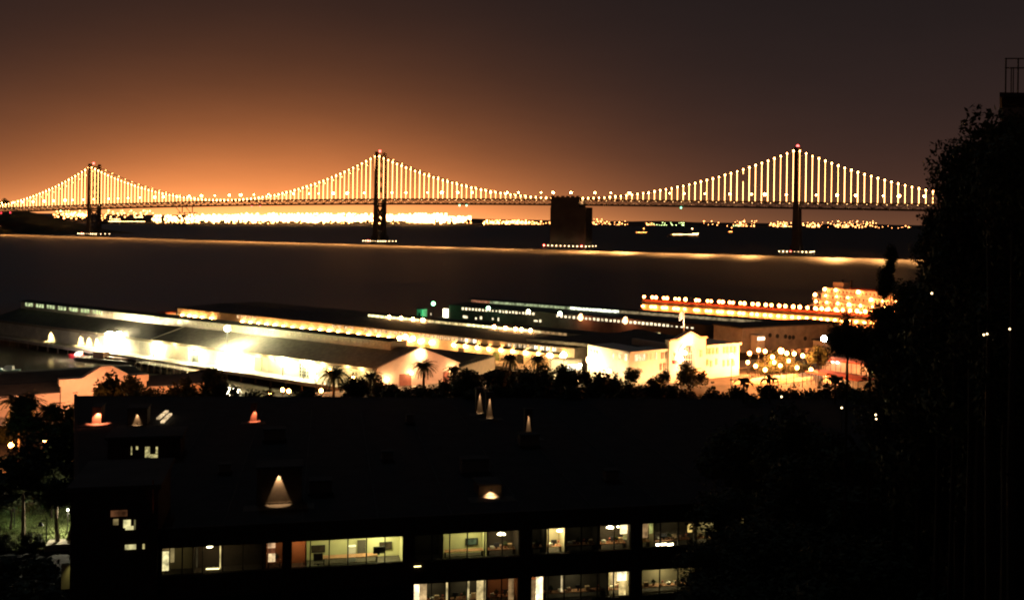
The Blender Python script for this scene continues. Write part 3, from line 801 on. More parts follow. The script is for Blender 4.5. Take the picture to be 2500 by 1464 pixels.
# ---- second shed: wall of lamps, clerestory windows, roof monitor
P1, P2 = gz(1402, 872.5, 6.0), gz(432, 768, 6.0)
fb2 = Frame(V2(P1), V2(P2) - V2(P1)); LB = (V2(P2) - V2(P1)).length
pier_deck(fb2, -12, LB + 8, -9, 44)
Bs = thing('pier_shed', 'second long pier shed with a string of bright lamps along its wall', 'shed', fb2(LB / 2, 18, 2.5))
f = fb2
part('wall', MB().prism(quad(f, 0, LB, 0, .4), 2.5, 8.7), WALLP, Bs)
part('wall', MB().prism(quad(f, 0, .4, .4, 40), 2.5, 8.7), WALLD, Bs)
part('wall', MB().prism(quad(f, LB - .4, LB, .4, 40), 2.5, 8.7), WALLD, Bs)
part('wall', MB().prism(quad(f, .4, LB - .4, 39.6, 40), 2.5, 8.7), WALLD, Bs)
part('roof', gable_roof(f, -.4, LB + .4, -.6, 22, 40.6, 8.85, 9.3), ROOFK, Bs)
pc1, pc2 = gz(1556, 834, 9.6), gz(903, 771, 9.6)
fm = Frame(V2(pc1), V2(pc2) - V2(pc1)); LM = (V2(pc2) - V2(pc1)).length
part('roof_monitor', MB().prism(quad(fm, 0, LM, .05, 5), 8.6, 10.2), WALLD, Bs)
part('monitor_roof', gable_roof(fm, -.3, LM + .3, -.5, 2.5, 5.4, 10.3, 10.8, .1), ROOFK, Bs)
cm = {1: litwin('clerestory_bright', (1, .86, .38), 2.6), 2: litwin('clerestory_mid', (1, .75, .33), 1.0), 3: litwin('clerestory_dim', (1, .6, .25), .35)}
cmesh = {k: lw_mesh('window', 1.75, .75, m) for k, m in cm.items()}
def px_s(fr, px, py, z): return (V2(gz(px, py, z)) - fr.F).dot(fr.u)
s = 1.0; rm = angz(fm.u)
while s < LM:
    p = fm(s, 0, 9.75); px = 1250 + 2500 * p.x / p.y
    k = 1 if (px < 1030 or 1138 < px < 1300) else 2 if (px < 1330) else 3
    if not (1384 < px < 1420): piece('window', cmesh[k], Bs, fm(s, -.03, 9.75), rm)
    s += 1.95
lamp_s = [px_s(f, px, lerp(872.5, 768, (1402 - px) / 970), 6.0) for px in (1376, 1344, 1318, 1287, 1255, 1227, 1197, 1169, 1140, 1112, 1058, 1030, 1004.5, 979, 953, 927.6, 903, 878.5, 854, 829, 806.7, 784.5, 762, 740.6, 718, 696, 675, 654.5, 634.6, 615, 596, 520, 497, 480, 466, 449)]
wl_head = MB().ball((0, 0, 0), .55, 10, 7).mesh('wall_lamp', emi('pier_lamp_light', (1, .42, .12), 45))
rb2 = angz(f.u)
for i, s_ in enumerate(lamp_s):
    sc_ = 1.25 if i in (0, 10, 11) else random.uniform(.85, 1.1)
    wl = piece('wall_lamp', wl_head, Bs, f(s_, -.9, 6.0), sc=(sc_,) * 3)
    light('POINT', Bs, f(s_, -1.3, 5.7), 150, (1, .46, .14), .25)
wu = lw_mesh('window', 1.05, .95, litwin('shed_warm_window', (1, .74, .42), 1.1, 1.5)); wub = lw_mesh('window', 1.1, 1.0, litwin('shed_bright_window', (1, .88, .62), 3.2, 1.5))
fru = frame_mesh(1.1, 1.0, POLE, .1, 1, 1)
for x0, x1, n_ in ((1036, 1166, 14), (1250, 1300, 5), (1313, 1357, 4), (905, 1000, 9), (828, 872, 4), (600, 640, 5)):
    for i in range(n_):
        px = lerp(x0, x1, i / max(1, n_ - 1)); s_ = px_s(f, px, lerp(858, 754, (1402 - px) / 970), 7.6)
        w_ = piece('window', wub if (px > 1310 or 1140 < px < 1168 and i % 2) else wu, Bs, f(s_, -.05, 7.75), rb2)
        if px > 1030: piece('window_frame', fru, w_, f(s_, -.12, 7.75), rb2)
cn = MB()
for i in range(9):
    a_, b_ = lamp_s[i], lamp_s[i + 1]
    cn.hexa([f(a_ + .5, -1.5, 6.55), f(b_ - .5, -1.5, 6.55), f(b_ - .5, -.02, 6.75), f(a_ + .5, -.02, 6.75)], [f(a_ + .5, -1.5, 6.75), f(b_ - .5, -1.5, 6.75), f(b_ - .5, -.02, 7.05), f(a_ + .5, -.02, 7.05)])
part('canopy', cn, ROOFK, Bs)
for i in range(len(lamp_s) - 1):
    a_, b_ = lamp_s[i], lamp_s[i + 1]
    if b_ - a_ < 8 and i < 22:
        part('door', MB().prism(quad(f, lerp(a_, b_, .25), lerp(a_, b_, .75), -.1, -.02), 2.55, 5.2), (GREEND, DOORM, TRIM, DARKW, DOORM)[i % 5], Bs)
# people-free promenade glare at the shed's near corner
for px, py, d, r in ((1345, 868, 285, .55), (1376, 866, 281, .8), (1440, 878, 276, .9)):
    p = at(px, py, d)
    o = thing('lamp_post', {1345: 'lamp post with white globe left of the brightest globe by the lamp wall', 1376: 'lamp post with the brightest white globe at the lamp wall corner', 1440: 'lamp post with white globe at the pale corner pavilion'}[px], 'street lamp', Vector((p.x, p.y, 2.6)), 'promenade globe lamps')
    part('pole', MB().tube((p.x, p.y, 2.6), (p.x, p.y, p.z), .1, .07, 8), POLE, o)
    part('globe', MB().ball(p, r, 12, 8), emi('globe_white', (1, .68, .32), 45), o)
    light('POINT', o, p + Vector((0, -.2, 0)), 2000, (1, .74, .36), .4)
pav = thing('pavilion', 'small pale lit kiosk with flat roof beside the lamp wall', 'kiosk', gz(1405, 885, 2.5))
k0, k1 = onw(1384, 880, sw(-20) , sw(120)), onw(1421, 880, sw(-20), sw(120))
kq = [V2(k0), V2(k1), V2(k1) + PU * 6, V2(k0) + PU * 6]
part('wall', MB().prism(kq, 2.5, 6.0), TRIM, pav); part('roof', MB().prism([V2(k0) + Vector((-.5, -.4)), V2(k1) + Vector((.5, -.4)), V2(k1) + PU * 6, V2(k0) + PU * 6], 6.0, 6.35), CONC, pav)
pw_ = lw_mesh('window', 1.0, 1.6, litwin('shed_bright_window', (1, .88, .62), 3.2, 1.5))
for i in range(4): piece('window', pw_, pav, V3(lerp(V2(k0), V2(k1), .15 + .23 * i) - PU * .05, 4.2), angz(SWU))
# glazed canopy at shed end and stray flags
for px, py, d in ((990, 822, 318), (975, 826, 318), (1008, 826, 316)):
    p = at(px, py, d)
    part('roof_lamp', MB().ball(p, .75, 10, 6), emi('pier_lamp_light', (1, .42, .12), 45), Bs)
for px, py in ((930, 775), (957, 778), (979, 781.5), (1000, 784), (1024, 782), (1178, 801), (1203, 804), (1231, 806), (1257, 806), (1280, 808)):
    s_ = px_s(fm, px, py, 10.1); p = fm(s_, -1.0, 10.1)
    part('roof_lamp', MB().ball(p, .55, 8, 6), emi('pier_lamp_light', (1, .42, .12), 45), Bs)
    light('POINT', Bs, p + Vector((0, -.5, 0)), 160, (1, .75, .4), .2)
# outer end pavilion of the second pier
e0 = at(433, 772, f(LB - 2, 0).y)
ep = thing('pier_pavilion', 'lit glazed restaurant at the outer end of the second pier', 'pavilion', f(LB + 2, 10, 2.5))
part('wall', MB().prism(quad(f, LB + 1, LB + 5, -4, 22), 2.5, 6.8), WALLD, ep)
part('roof', MB().prism(quad(f, LB + .4, LB + 5.6, -5, 23), 6.8, 7.2), mat('red_roof', (.32, .07, .04), .8, .2), ep)
for i in range(9): piece('window', pw_, ep, f(LB + .95, -3 + i * 2.4, 5.0), angz(f.v))

# ---- third shed: dark, long lit roof monitor, square windows along the wall
P1, P2 = gz(1912, 791, 9.6), gz(1145, 734.5, 9.6)
fD = Frame(V2(P1), V2(P2) - V2(P1)); LD = (V2(P2) - V2(P1)).length
f = fD; rD = angz(f.u)
pier_deck(f, 0, LD + 10, -24, 16)
Ds = thing('pier_shed', 'third dark pier shed with a long glowing roof monitor and square windows', 'shed', f(LD / 2, 0, 2.5))
TW = -13.0
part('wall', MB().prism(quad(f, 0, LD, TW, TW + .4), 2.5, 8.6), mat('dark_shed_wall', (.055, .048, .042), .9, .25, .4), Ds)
part('wall', MB().prism(quad(f, 0, LD, 17.6, 18), 2.5, 8.6), WALLD, Ds)
part('wall', MB().prism(quad(f, -.4, 0, TW, 18), 2.5, 8.6), WALLD, Ds)
part('wall', MB().prism(quad(f, LD, LD + .4, TW, 18), 2.5, 8.6), WALLD, Ds)
part('roof', gable_roof(f, -.6, LD + .6, TW - .7, 2, 18.6, 8.75, 9.2), DARKROOF, Ds)
part('roof_monitor', MB().prism(quad(f, .5, LD, .05, 5), 8.4, 10.3), WALLD, Ds)
part('monitor_roof', gable_roof(f, .2, LD + .3, -.5, 2.5, 5.5, 10.4, 10.9, .1), DARKROOF, Ds)
dm = {1: litwin('monitor_white', (.95, 1, .72), 2.6), 2: litwin('monitor_green', (.72, .85, .45), .5), 3: litwin('monitor_red', (1, .38, .2), .38), 4: litwin('monitor_tan', (.95, .72, .38), .32)}
dme = {k: lw_mesh('window', 2.3, .95, m) for k, m in dm.items()}
s = 1.8
while s < LD - 1:
    p = f(s, 0, 9.75); px = 1250 + 2500 * p.x / p.y - .0137 * 0
    k = 1 if 1392 < px < 1510 else 3 if px < 1202 else 2 if px < 1392 else 4
    piece('window', dme[k], Ds, f(s, -.03, 9.75), rD); s += 2.55
dw = lw_mesh('window', 1.0, .95, litwin('square_window', (1, .82, .5), 1.9)); 
for x0, x1, n_, y0, y1 in ((1130, 1302, 22, 753, 766), (1361, 1630, 28, 771, 794), (1640, 1690, 5, 796, 800)):
    for i in range(n_):
        px = lerp(x0, x1, i / (n_ - 1)); q_ = onw(px, lerp(y0, y1, i / (n_ - 1)), f(0, TW), f(10, TW))
        s_ = (V2(q_) - f.F).dot(f.u); sc_ = (random.uniform(.55, 1.05) if x0 > 1600 or random.random() < .15 else random.uniform(.85, 1.1))
        piece('window', dw, Ds, f(s_, TW - .03, q_.z), rD, (sc_, 1, sc_ if x0 < 1600 else .5))
DWp = lambda px, py, dz=0: onw(px, py, f(0, TW - .1), f(10, TW - .1))
for px, py in ((1418, 768), (1527, 776)):       # two glowing sodium doorways
    p = DWp(px, py + 6)
    part('doorway', MB().ball(p, 1.0, 12, 8, 1.35), emi('doorway_light', (1, .50, .20), 5), Ds)
    light('POINT', Ds, p + Vector((0, -3.5, -.5)), 1500, (1, .26, .09), .4)
wb = DWp(1088, 764)
part('doorway', MB().box(wb, 2.6, .3, 3.6, f.u), emi('doorway_white', (1, .85, .55), 4), Ds)
for px, py, w, h in ((1136, 773, 2.4, 1.0), (1174, 775, 1.0, 1.2), (1203, 778, .7, .8), (1217, 779, .6, 1.2), (1162, 777, .7, .8), (1319, 783, .9, 1.0), (1308, 783, 1.8, .6), (1052, 766, .4, .9)):
    p = DWp(px, py); part('window', MB().box(p + Vector((0, -.1, 0)), w, .12, h, f.u), litwin('square_window', (1, .82, .5), 1.9), Ds)
def green_post(px, py, label, col, mcol, pw=110):
    p = onw(px, py, f(0, TW - 6), f(10, TW - 6)); o = thing('lamp_post', label, 'street lamp', Vector((p.x, p.y, 2.5)), 'green and white lamps before the dark shed')
    part('pole', MB().tube((p.x, p.y, 2.5), p, .1, .07, 6), POLE, o)
    part('globe', MB().ball(p, .75, 10, 7), emi('globe_' + mcol, col, 12), o)
    light('POINT', o, p + Vector((0, -.8, -.8)), pw, col, .3)
green_post(1058, 741, 'lamp post with vivid green globe beside the small green lit hut', (.22, 1, .38), 'green', 120)
green_post(1192, 752, 'lamp post with pale green globe before the row of square windows', (.42, 1, .5), 'palegreen')
green_post(1290, 760, 'lamp post with yellow white globe at the end of the first window row', (1, .98, .45), 'yellow')
green_post(1367, 765, 'lamp post with greenish white globe left of the red glowing doorways', (.75, 1, .6), 'mint')
hp = onw(1030, 768, f(0, TW - 3), f(10, TW - 3))
hut = thing('hut', 'small square hut lit bright green at the dark pier end', 'hut', V3(hp, 2.5))
part('wall', MB().box(V3(hp, 4.4), 3.4, 3, 3.8, f.u), mat('hut_wall', (.35, .45, .38), .8, .15), hut)
part('roof', MB().box(V3(hp, 6.45), 3.9, 3.5, .3, f.u), DARKROOF, hut)
part('door', MB().box(V3(hp, 3.7) - V3(f.v * 1.55, 0), .9, .1, 2.1, f.u), DARKW, hut)
light('POINT', hut, V3(hp, 5.2) + Vector((1.5, -5, 0)), 700, (.1, 1, .38), .3)
# round dark roof and lit block between the sheds
rr = gz(1560, 812, 6.5)
ro = thing('round_pavilion', 'dark round roofed pavilion behind the pale bulkhead building', 'pavilion', V3(rr, 2.5))
mb = MB(); mb.tube(V3(rr, 2.5), V3(rr, 6.0), 5.2, n=20); part('wall', mb, WALLD, ro)
mb = MB(); mb.tube(V3(rr, 6.0), V3(rr, 6.6), 6.2, 6.0, n=24); mb.tube(V3(rr, 6.6), V3(rr, 7.6), 5.6, 2.0, n=24); part('roof', mb, DARKROOF, ro)
lb = onw(1599, 818, V2(rr) + Vector((0, 4)), V2(rr) + Vector((10, -3)))
lo_ = thing('glass_stair', 'small yellow lit glazed stair block right of the dark round roof', 'stair block', V3(lb, 2.5))
part('wall', MB().box(V3(lb, 4.6), 3.2, 2.6, 4.2, SWU), WALLD, lo_)
for i in range(2):
    for j in range(2):
        part('window', MB().box(V3(V2(lb) + SWU * (-.62 + 1.24 * i) + Vector((SWU.y, -SWU.x)) * 1.34, 5.0 + 1.1 * j), 1.1, .1, 1.0, SWU), emi('stair_glass', (1, .9, .42), 1.3), lo_)

# ---- long pier with paired red-orange lamps, and the riverboat behind it
P1, P2 = gz(2200, 766, 8.2), gz(1570, 724, 8.2)
fE = Frame(V2(P1), V2(P2) - V2(P1)); LE = (V2(P2) - V2(P1)).length
f = fE; rE = angz(f.u)
pier_deck(f, -10, LE + 4, -3, 14, 1.6)
Es = thing('pier_shed', 'low pier building with paired orange lamps along its roof and wall', 'shed', f(LE / 2, 6, 1.6))
ORW = mat('orange_pier_wall', (.50, .38, .28), .85, .15, .4)
part('wall', MB().prism(quad(f, 0, LE, 0, .4), 1.6, 6.0), ORW, Es)
part('wall', MB().prism(quad(f, LE - .4, LE, .4, 11), 1.6, 6.0), ORW, Es)
part('wall', MB().prism(quad(f, 0, .4, .4, 11), 1.6, 6.0), ORW, Es)
part('roof', MB().prism(quad(f, -.3, LE + .3, -.5, 11.5), 6.0, 6.45), mat('red_roof', (.32, .07, .04), .8, .2), Es)
part('fascia', MB().prism(quad(f, -.3, LE + .3, -.75, -.5), 4.6, 5.7), ROOFK, Es)
dE = MB().ball((0, 0, 0), .62, 10, 7).mesh('wall_lamp', emi('pier_orange_light', (1, .24, .045), 34))
hE = MB().ball((0, 0, 0), .72, 10, 7).mesh('lamp_head', emi('pier_orange_light', (1, .24, .045), 34))
pE = MB().tube((0, 0, 0), (0, 0, 1.8), .07, n=5).mesh('roof_post', POLE)
xs = [1572, 1592, 1601, 1620, 1628, 1648, 1657, 1673, 1699, 1706, 1727, 1736, 1755, 1764, 1781, 1789, 1807, 1817, 1837, 1850, 1869, 1883, 1902, 1917, 1936, 1952, 1971, 1990, 2006, 2022, 2040, 2057, 2075, 2092, 2112, 2130, 2148, 2166, 2184]
for i, px in enumerate(xs):
    s_ = px_s(f, px, lerp(724, 766, (px - 1570) / 630), 8.2)
    piece('roof_post', pE, Es, f(s_, .2, 6.4)); piece('lamp_head', hE, Es, f(s_, .2, 8.2), sc=(random.uniform(.85, 1.15),) * 3)
    piece('wall_lamp', dE, Es, f(s_, -.75, 3.6), sc=(1.15, .8, .8))
    light('POINT', Es, f(s_, -1.3, 3.2), 420, (1, .30, .08), .3)
    if i % 2 == 0: light('POINT', Es, f(s_, -.4, 8.0), 450, (1, .26, .06), .3)
# riverboat
r0, r1 = at(1966, 745, 492), at(2232, 751, 440)
fR = Frame(V2(r1), V2(r0) - V2(r1)); LR = (V2(r0) - V2(r1)).length
f = fR
RB = thing('riverboat', 'white multi-deck paddle riverboat strung with lamps behind the orange pier', 'riverboat', f(LR / 2, 5, 0))
RW = mat('riverboat_white', (.68, .56, .44), .7, .08, .5)
hp_ = [V2(f(s_, t_)) for s_, t_ in ((0, 1), (2, 0), (LR - 8, 0), (LR - 1, 3), (LR, 5), (LR - 1, 7), (LR - 8, 10), (2, 10), (0, 9))]
part('hull', MB().prism(hp_, -1, 2.6), mat('hull_dark', (.12, .07, .05), .6, .1), RB)
lmR = MB().ball((0, 0, 0), .62, 8, 6).mesh('deck_lamp', emi('riverboat_lamp', (1, .32, .08), 30))
wmR = lw_mesh('window', .8, 1.2, mat('boat_window', (.12, .06, .03), .3, .2)); prm = MB().tube((0, 0, 0), (0, 0, 2.4), .09, n=5).mesh('deck_post', RW)
for di, (z, s0, s1, ins) in enumerate(((2.6, 1, LR - 3, .8), (6.2, 1, LR - 4, .8), (9.3, 2, LR - 5, 1.2), (12.2, 3, LR - 8, 1.6))):
    part('deck', MB().prism(quad(f, s0 - .8, s1 + 1.5, ins - 1.2, 11.2 - ins), z, z + .25), RW, RB)
    hgt = 2.7
    cab = part('cabin', MB().prism(quad(f, s0 + 1, s1 - 3, ins + .8, 9.2 - ins), z + .25, z + hgt), RW, RB)
    s = s0 + 2.2
    while s < s1 - 4:
        piece('window', wmR, RB, f(s, ins + .76, z + 1.5), angz(f.u)); s += 2.2
    s = s0
    while s < s1 + 1: piece('deck_post', prm, RB, f(s, ins - .9, z + .25)); s += 3.2
    part('rail', MB().bar(f(s0 - .5, ins - 1.0, z + 1.2), f(s1 + 1.2, ins - 1.0, z + 1.2), .1).bar(f(s0 - .5, ins - 1.0, z + .75), f(s1 + 1.2, ins - 1.0, z + .75), .08), RW, RB)
    s = s0 + 1.5
    while s < s1:
        if random.random() < (.95 if di < 2 else .75): piece('deck_lamp', lmR, RB, f(s, ins - .7, z + 2.3), sc=(random.uniform(.6, 1.25),) * 3)
        light('POINT', RB, f(s, ins - 1.4, z + 1.9), 330, (1, .38, .13), .3); s += 6.5
part('deck', MB().prism(quad(f, 3, LR - 10, 1.2, 9), 15.1, 15.4), RW, RB)
part('wheelhouse', MB().prism(quad(f, LR - 20, LR - 14, 3, 7), 15.4, 18.0), RW, RB)
part('roof', MB().prism(quad(f, 8, LR - 24, 2.2, 7.8), 15.4, 16.1), mat('red_roof', (.32, .07, .04), .8, .2), RB)
for s_ in (LR - 18, LR - 23):
    part('funnel', MB().tube(f(s_, 5, 15.4), f(s_, 5, 19.4), .5, .55, 10), POLE, RB)
mb = MB()
for i in range(12):
    a_ = math.pi * 2 * i / 12
    mb.bar(f(-1.2 + 2.6 * math.cos(a_) * .9, 1.5, 2.6 + 2.6 * math.sin(a_)), f(-1.2 + 2.6 * math.cos(a_) * .9, 8.5, 2.6 + 2.6 * math.sin(a_)), .5, .08)
part('paddle_wheel', mb, mat('red_paint', (.55, .03, .04), .4, .1), RB, stuff=True)
# ------------------------------------------------------------------ bulkhead building with the arch
K0, K1 = gz(1538, 859, 11.6), gz(1805, 836.6, 11.6)
fk = Frame(V2(K0), V2(K1) - V2(K0)); LK = (V2(K1) - V2(K0)).length
f = fk; rk = angz(f.u)
def kp(px, py, out=0.0):
    return onw(px, py, f(0, -out), f(10, -out))
def ks(px, py=870, out=0.0): return (V2(kp(px, py, out)) - f.F).dot(f.u)
STU = mat('cream_stucco', (.72, .64, .52), .85, .06, .6)
BK = thing('bulkhead_building', 'cream floodlit waterfront building with a gabled arch at its centre', 'building', f(LK / 2, 4, 2.5))
sg0, sg1 = ks(1633), ks(1722)
zt = 11.6
side = V2(gz(1435, 841, 11.6)); sideu = side - V2(K0); 
part('wall', MB().prism([V2(f(.02, 0)), V2(f(sg0, 0)), V2(f(sg0, 7)), V2(f(.02, 7))], 2.5, zt), STU, BK)
part('wall', MB().prism([V2(f(sg1, 0)), V2(f(LK, 0)), V2(f(LK, 12)), V2(f(sg1, 12))], 2.5, zt), STU, BK)
su = sideu.normalized(); sp_ = Vector((-su.y, su.x)); sp_ = sp_ if sp_.dot(f.u) > 0 else -sp_
sl = sideu.length
part('side_wall', MB().prism([V2(K0), V2(K0) + su * sl, V2(K0) + su * sl + sp_ * 9, V2(K0) + sp_ * 9], 2.5, zt - .02), STU, BK)
part('roof', MB().prism([V2(f(sg0 - 4, 6.5)), V2(f(LK - .5, 6.5)), V2(f(LK - 1, 40)), V2(f(sg0 - 18, 40))], 10.4, 11.2), ROOFK, BK)
mb = MB()
part('cornice', MB().prism([V2(f(-.3, -.55)), V2(f(sg0, -.55)), V2(f(sg0, 0)), V2(f(-.3, 0))], zt - .55, zt + .12), STU, BK)
part('cornice', MB().prism([V2(f(sg1, -.55)), V2(f(LK + .4, -.55)), V2(f(LK + .4, 0)), V2(f(sg1, 0))], zt - .55, zt + .12), STU, BK)
part('cornice', MB().prism([V2(K0) - sp_ * .5, V2(K0) - sp_ * .5 + su * (sl * .72), V2(K0) + su * (sl * .72), V2(K0)], zt - .5, zt + .1), STU, BK)
# gabled centre block with an arched opening
OUT = .9
prof = [(1633, 931), (1633, 830), (1650, 828), (1682.6, 809.5), (1706, 823), (1722, 822.5), (1722, 925)]
pts = [kp(px, py, OUT) for px, py in prof]
S = [(V2(p) - f.F).dot(f.u) for p in pts]; Z = [max(2.5, p.z) for p in pts]
Z[0] = Z[-1] = 2.5
ac = ks(1680.5, 870, OUT); ar = (ks(1697, 870, OUT) - ks(1664, 870, OUT)) / 2; az_ = kp(1680, 865, OUT).z
mb = MB(); na = 16
arch = [(ac - ar, 2.5)] + [(ac + ar * math.cos(math.pi - math.pi * i / na), az_ + ar * math.sin(math.pi * i / na)) for i in range(na + 1)] + [(ac + ar, 2.5)]
top_prof = list(zip(S, Z))[1:-1]
def ztop(s):
    for (a, za), (b_, zb) in zip(top_prof, top_prof[1:]):
        if a <= s <= b_: return za + (zb - za) * (s - a) / max(1e-6, b_ - a)
    return top_prof[0][1] if s < top_prof[0][0] else top_prof[-1][1]
def arch_wall(f, mb, s0, s1, t0, t1, ztop, zb, ac, ar, az_, brk):
    cuts = sorted(set([s0, s1, ac - ar, ac + ar] + [ac + ar * math.cos(math.pi * i / 16) for i in range(17)] + [b for b in brk if s0 < b < s1]))
    for a, b_ in zip(cuts, cuts[1:]):
        if b_ - a < 1e-4: continue
        m_ = (a + b_) / 2
        if abs(m_ - ac) < ar:
            la, lb_ = az_ + math.sqrt(max(0, ar * ar - (a - ac) ** 2)), az_ + math.sqrt(max(0, ar * ar - (b_ - ac) ** 2))
        else: la = lb_ = zb
        mb.hexa([f(a, t0, la), f(b_, t0, lb_), f(b_, t1, lb_), f(a, t1, la)], [f(a, t0, ztop(a)), f(b_, t0, ztop(b_)), f(b_, t1, ztop(b_)), f(a, t1, ztop(a))])
mb = MB(); arch_wall(f, mb, S[0], S[-1], -OUT, .6, ztop, 2.5, ac, ar, az_, S)
gb = part('gable_block', mb, STU, BK)
part('gable_body', MB().prism([V2(f(S[0] + .3, .6)), V2(f(S[-1] - .3, .6)), V2(f(S[-1] - .3, 14)), V2(f(S[0] + .3, 14))], 8.8, 12.6), ROOFK, BK)
part('side_pier', MB().prism(quad(f, S[0] + .05, S[0] + 1.0, .6, 14), 2.5, 13.0), STU, BK)
mb = MB()
for (a, za), (b_, zb) in zip(top_prof, top_prof[1:]):
    mb.bar(f(a - .15, -OUT - .35, za), f(b_ + .15, -OUT - .35, zb), .9, .5)
part('coping', mb, mat('cornice_stone', (.6, .45, .33), .85, .1), gb)
mb = MB()
for k_, (ro_, ri) in enumerate(((1.5, 1.28), (1.22, 1.04))):
    for i in range(20):
        a, b_ = math.pi * i / 20, math.pi * (i + 1) / 20
        mb.hexa([f(ac + ar * r * math.cos(t_), -OUT - .18 + .06 * k_, az_ + ar * r * math.sin(t_)) for t_, r in ((a, ri), (b_, ri), (b_, ro_), (a, ro_))],
                [f(ac + ar * r * math.cos(t_), -OUT - .02, az_ + ar * r * math.sin(t_)) for t_, r in ((a, ri), (b_, ri), (b_, ro_), (a, ro_))])
part('arch_surround', mb, STU, gb)
agl = part('window', MB().poly(*[f(s_, .2, z_) for s_, z_ in arch]), litwin('arch_glass', (1, .55, .30), .55), BK)
mb = MB()
for i in range(-2, 3): mb.bar(f(ac + ar * .36 * i, .12, 2.5), f(ac + ar * .36 * i, .12, az_ + ar * math.sqrt(max(0, 1 - (.36 * i) ** 2))), .14)
for zz in (az_ - 3.4, az_ - 1.6, az_): mb.bar(f(ac - ar, .1, zz), f(ac + ar, .1, zz), .16)
part('mullion', mb, STU, agl)
bw = lw_mesh('window', .85, 1.75, mat('bulkhead_glass', (.22, .10, .07), .3, .2, 2, spec=.5)); bwf = frame_mesh(.9, 1.8, STU, .14, 0, 1)
for px, py, o_ in ((1617, 867, 0), (1627, 866.5, 0), (1647.5, 868, OUT), (1711, 862, OUT), (1727, 856, 0), (1734, 856, 0), (1742, 855.5, 0), (1751, 855, 0), (1768, 854, 0), (1776, 853.5, 0), (1785, 853, 0), (1794, 852.5, 0), (1727, 884, 0), (1736, 887, 0), (1749, 882, 0), (1767, 886, 0), (1778, 885, 0), (1790, 885, 0), (1622, 894, 0), (1613, 895, 0)):
    p = kp(px, py, o_); w_ = piece('window', bw, BK, p - V3(f.v * .02, 0), rk); piece('window_frame', bwf, w_, p - V3(f.v * .06, 0), rk)
bwl = lw_mesh('window', .85, 1.75, litwin('bulkhead_lit', (1, .85, .5), 1.6))
for px, py in ((1553, 873), (1562, 872), (1571, 871), (1580, 870), (1590, 869), (1600, 868)):
    p = kp(px, py); w_ = piece('window', bwl, BK, p - V3(f.v * .02, 0), rk); piece('window_frame', bwf, w_, p - V3(f.v * .06, 0), rk)
rs = math.atan2(su[1], su[0])
def sdp(px, py, o_=.03): return onw(px, py, V2(K0) - sp_ * o_, V2(K0) - sp_ * o_ + su)
for px, py in ((1513, 870), (1528, 872), (1497, 868)):
    p = sdp(px, py); w_ = piece('window', bwl, BK, p, rs)
sq = lw_mesh('window', .8, .9, mat('bulkhead_glass', (.22, .10, .07), .3, .2, 2, spec=.5))
for px, py in ((1443.5, 857), (1450.5, 858.5), (1457.5, 860)): piece('window', sq, BK, sdp(px, py), rs)
aw = kp(1647, 884, OUT)
part('awning', MB().hexa([aw + V3(f.u * a + f.v * b_, c_) for a, b_, c_ in ((-.8, -1.1, -.3), (.8, -1.1, -.3), (.8, 0, -.3), (-.8, 0, -.3))], [aw + V3(f.u * a + f.v * b_, c_) for a, b_, c_ in ((-.8, -1.0, -.1), (.8, -1.0, -.1), (.8, 0, .6), (-.8, 0, .6))]), mat('red_paint', (.55, .03, .04), .4, .1), BK)
# unseen floodlights added at its foot to wash the front; lamps on the pavement
for i, (s_, z_, t_, pw, cone, colr) in enumerate(((2, 5, -7, 7500, 110, (1, .88, .5)), (7, 5, -7, 9500, 110, (1, .86, .5)), (12, 6, -7, 8500, 100, (1, .82, .46)), (16, 6, -8, 11000, 100, (1, .74, .4)), (ac - 2.5, 8, -7.5, 9000, 90, (1, .74, .42)), (ac + 2.5, 8, -7.5, 9000, 90, (1, .76, .42)), (sg1 + 3, 6, -7, 9000, 110, (1, .86, .52)), (sg1 + 8, 6, -7, 9500, 110, (1, .9, .56)), (LK - 1, 5, -6, 8000, 110, (1, .9, .58)))):
    p = f(s_, t_, 3.0)
    o = thing('added_floodlight', f'{nth(i)} added floodlight from the left along the front of the cream arched building', 'floodlight', p, 'added floodlights washing the arched building')
    part('body', MB().box(p, .7, .5, .5, f.u), POLE, o)
    part('lens', MB().box(p + V3(f.v * .27, .05), .55, .06, .35, f.u), emi('flood_lens', (1, .9, .6), 6), o)
    light('SPOT', o, p + V3(f.v * .5, .5), pw * .34, (1, colr[1] * .74, colr[2] * .56), .25, target=f(s_, 0, z_ + 2.5), cone=cone, blend=.9)
for s_, pw in ((3.5, 1300), (sl * .6, 1500), (sl * .9, 1300)):
    p = V2(K0) + su * s_ - sp_ * 4
    o = thing('lamp_post', {3.5: 'lamp post nearest the pale corner of the arched building'}.get(s_, 'lamp post halfway along the pale side wall by the kiosk' if s_ < sl * .8 else 'lamp post at the far end of the pale side wall'), 'street lamp', V3(p, 2.5), 'lamps along the pale side wall')
    part('pole', MB().tube(V3(p, 2.5), V3(p, 6.3), .1, .07, 8), POLE, o); part('globe', MB().ball(V3(p, 6.5), .45, 10, 7), emi('globe_white', (1, .68, .32), 45), o)
    light('POINT', o, V3(p, 6.5), pw, (1, .66, .32), .3)
lamp_g = kp(1683, 829, OUT + .7)
part('gable_lamp', MB().ball(lamp_g, .5, 10, 7), emi('gable_lamp_light', (1, .60, .26), 40), BK)
light('POINT', BK, lamp_g + V3(f.v * -1.2, 0), 900, (1, .8, .5), .3)
for px, py in ((1672, 861), (1664, 876)):
    p = kp(px, py, OUT + .9); part('wall_lamp', MB().ball(p, .5, 10, 7), emi('gable_lamp_light', (1, .60, .26), 40), BK)
    light('POINT', BK, p + V3(f.v * -.6, 0), 600, (1, .75, .42), .2)
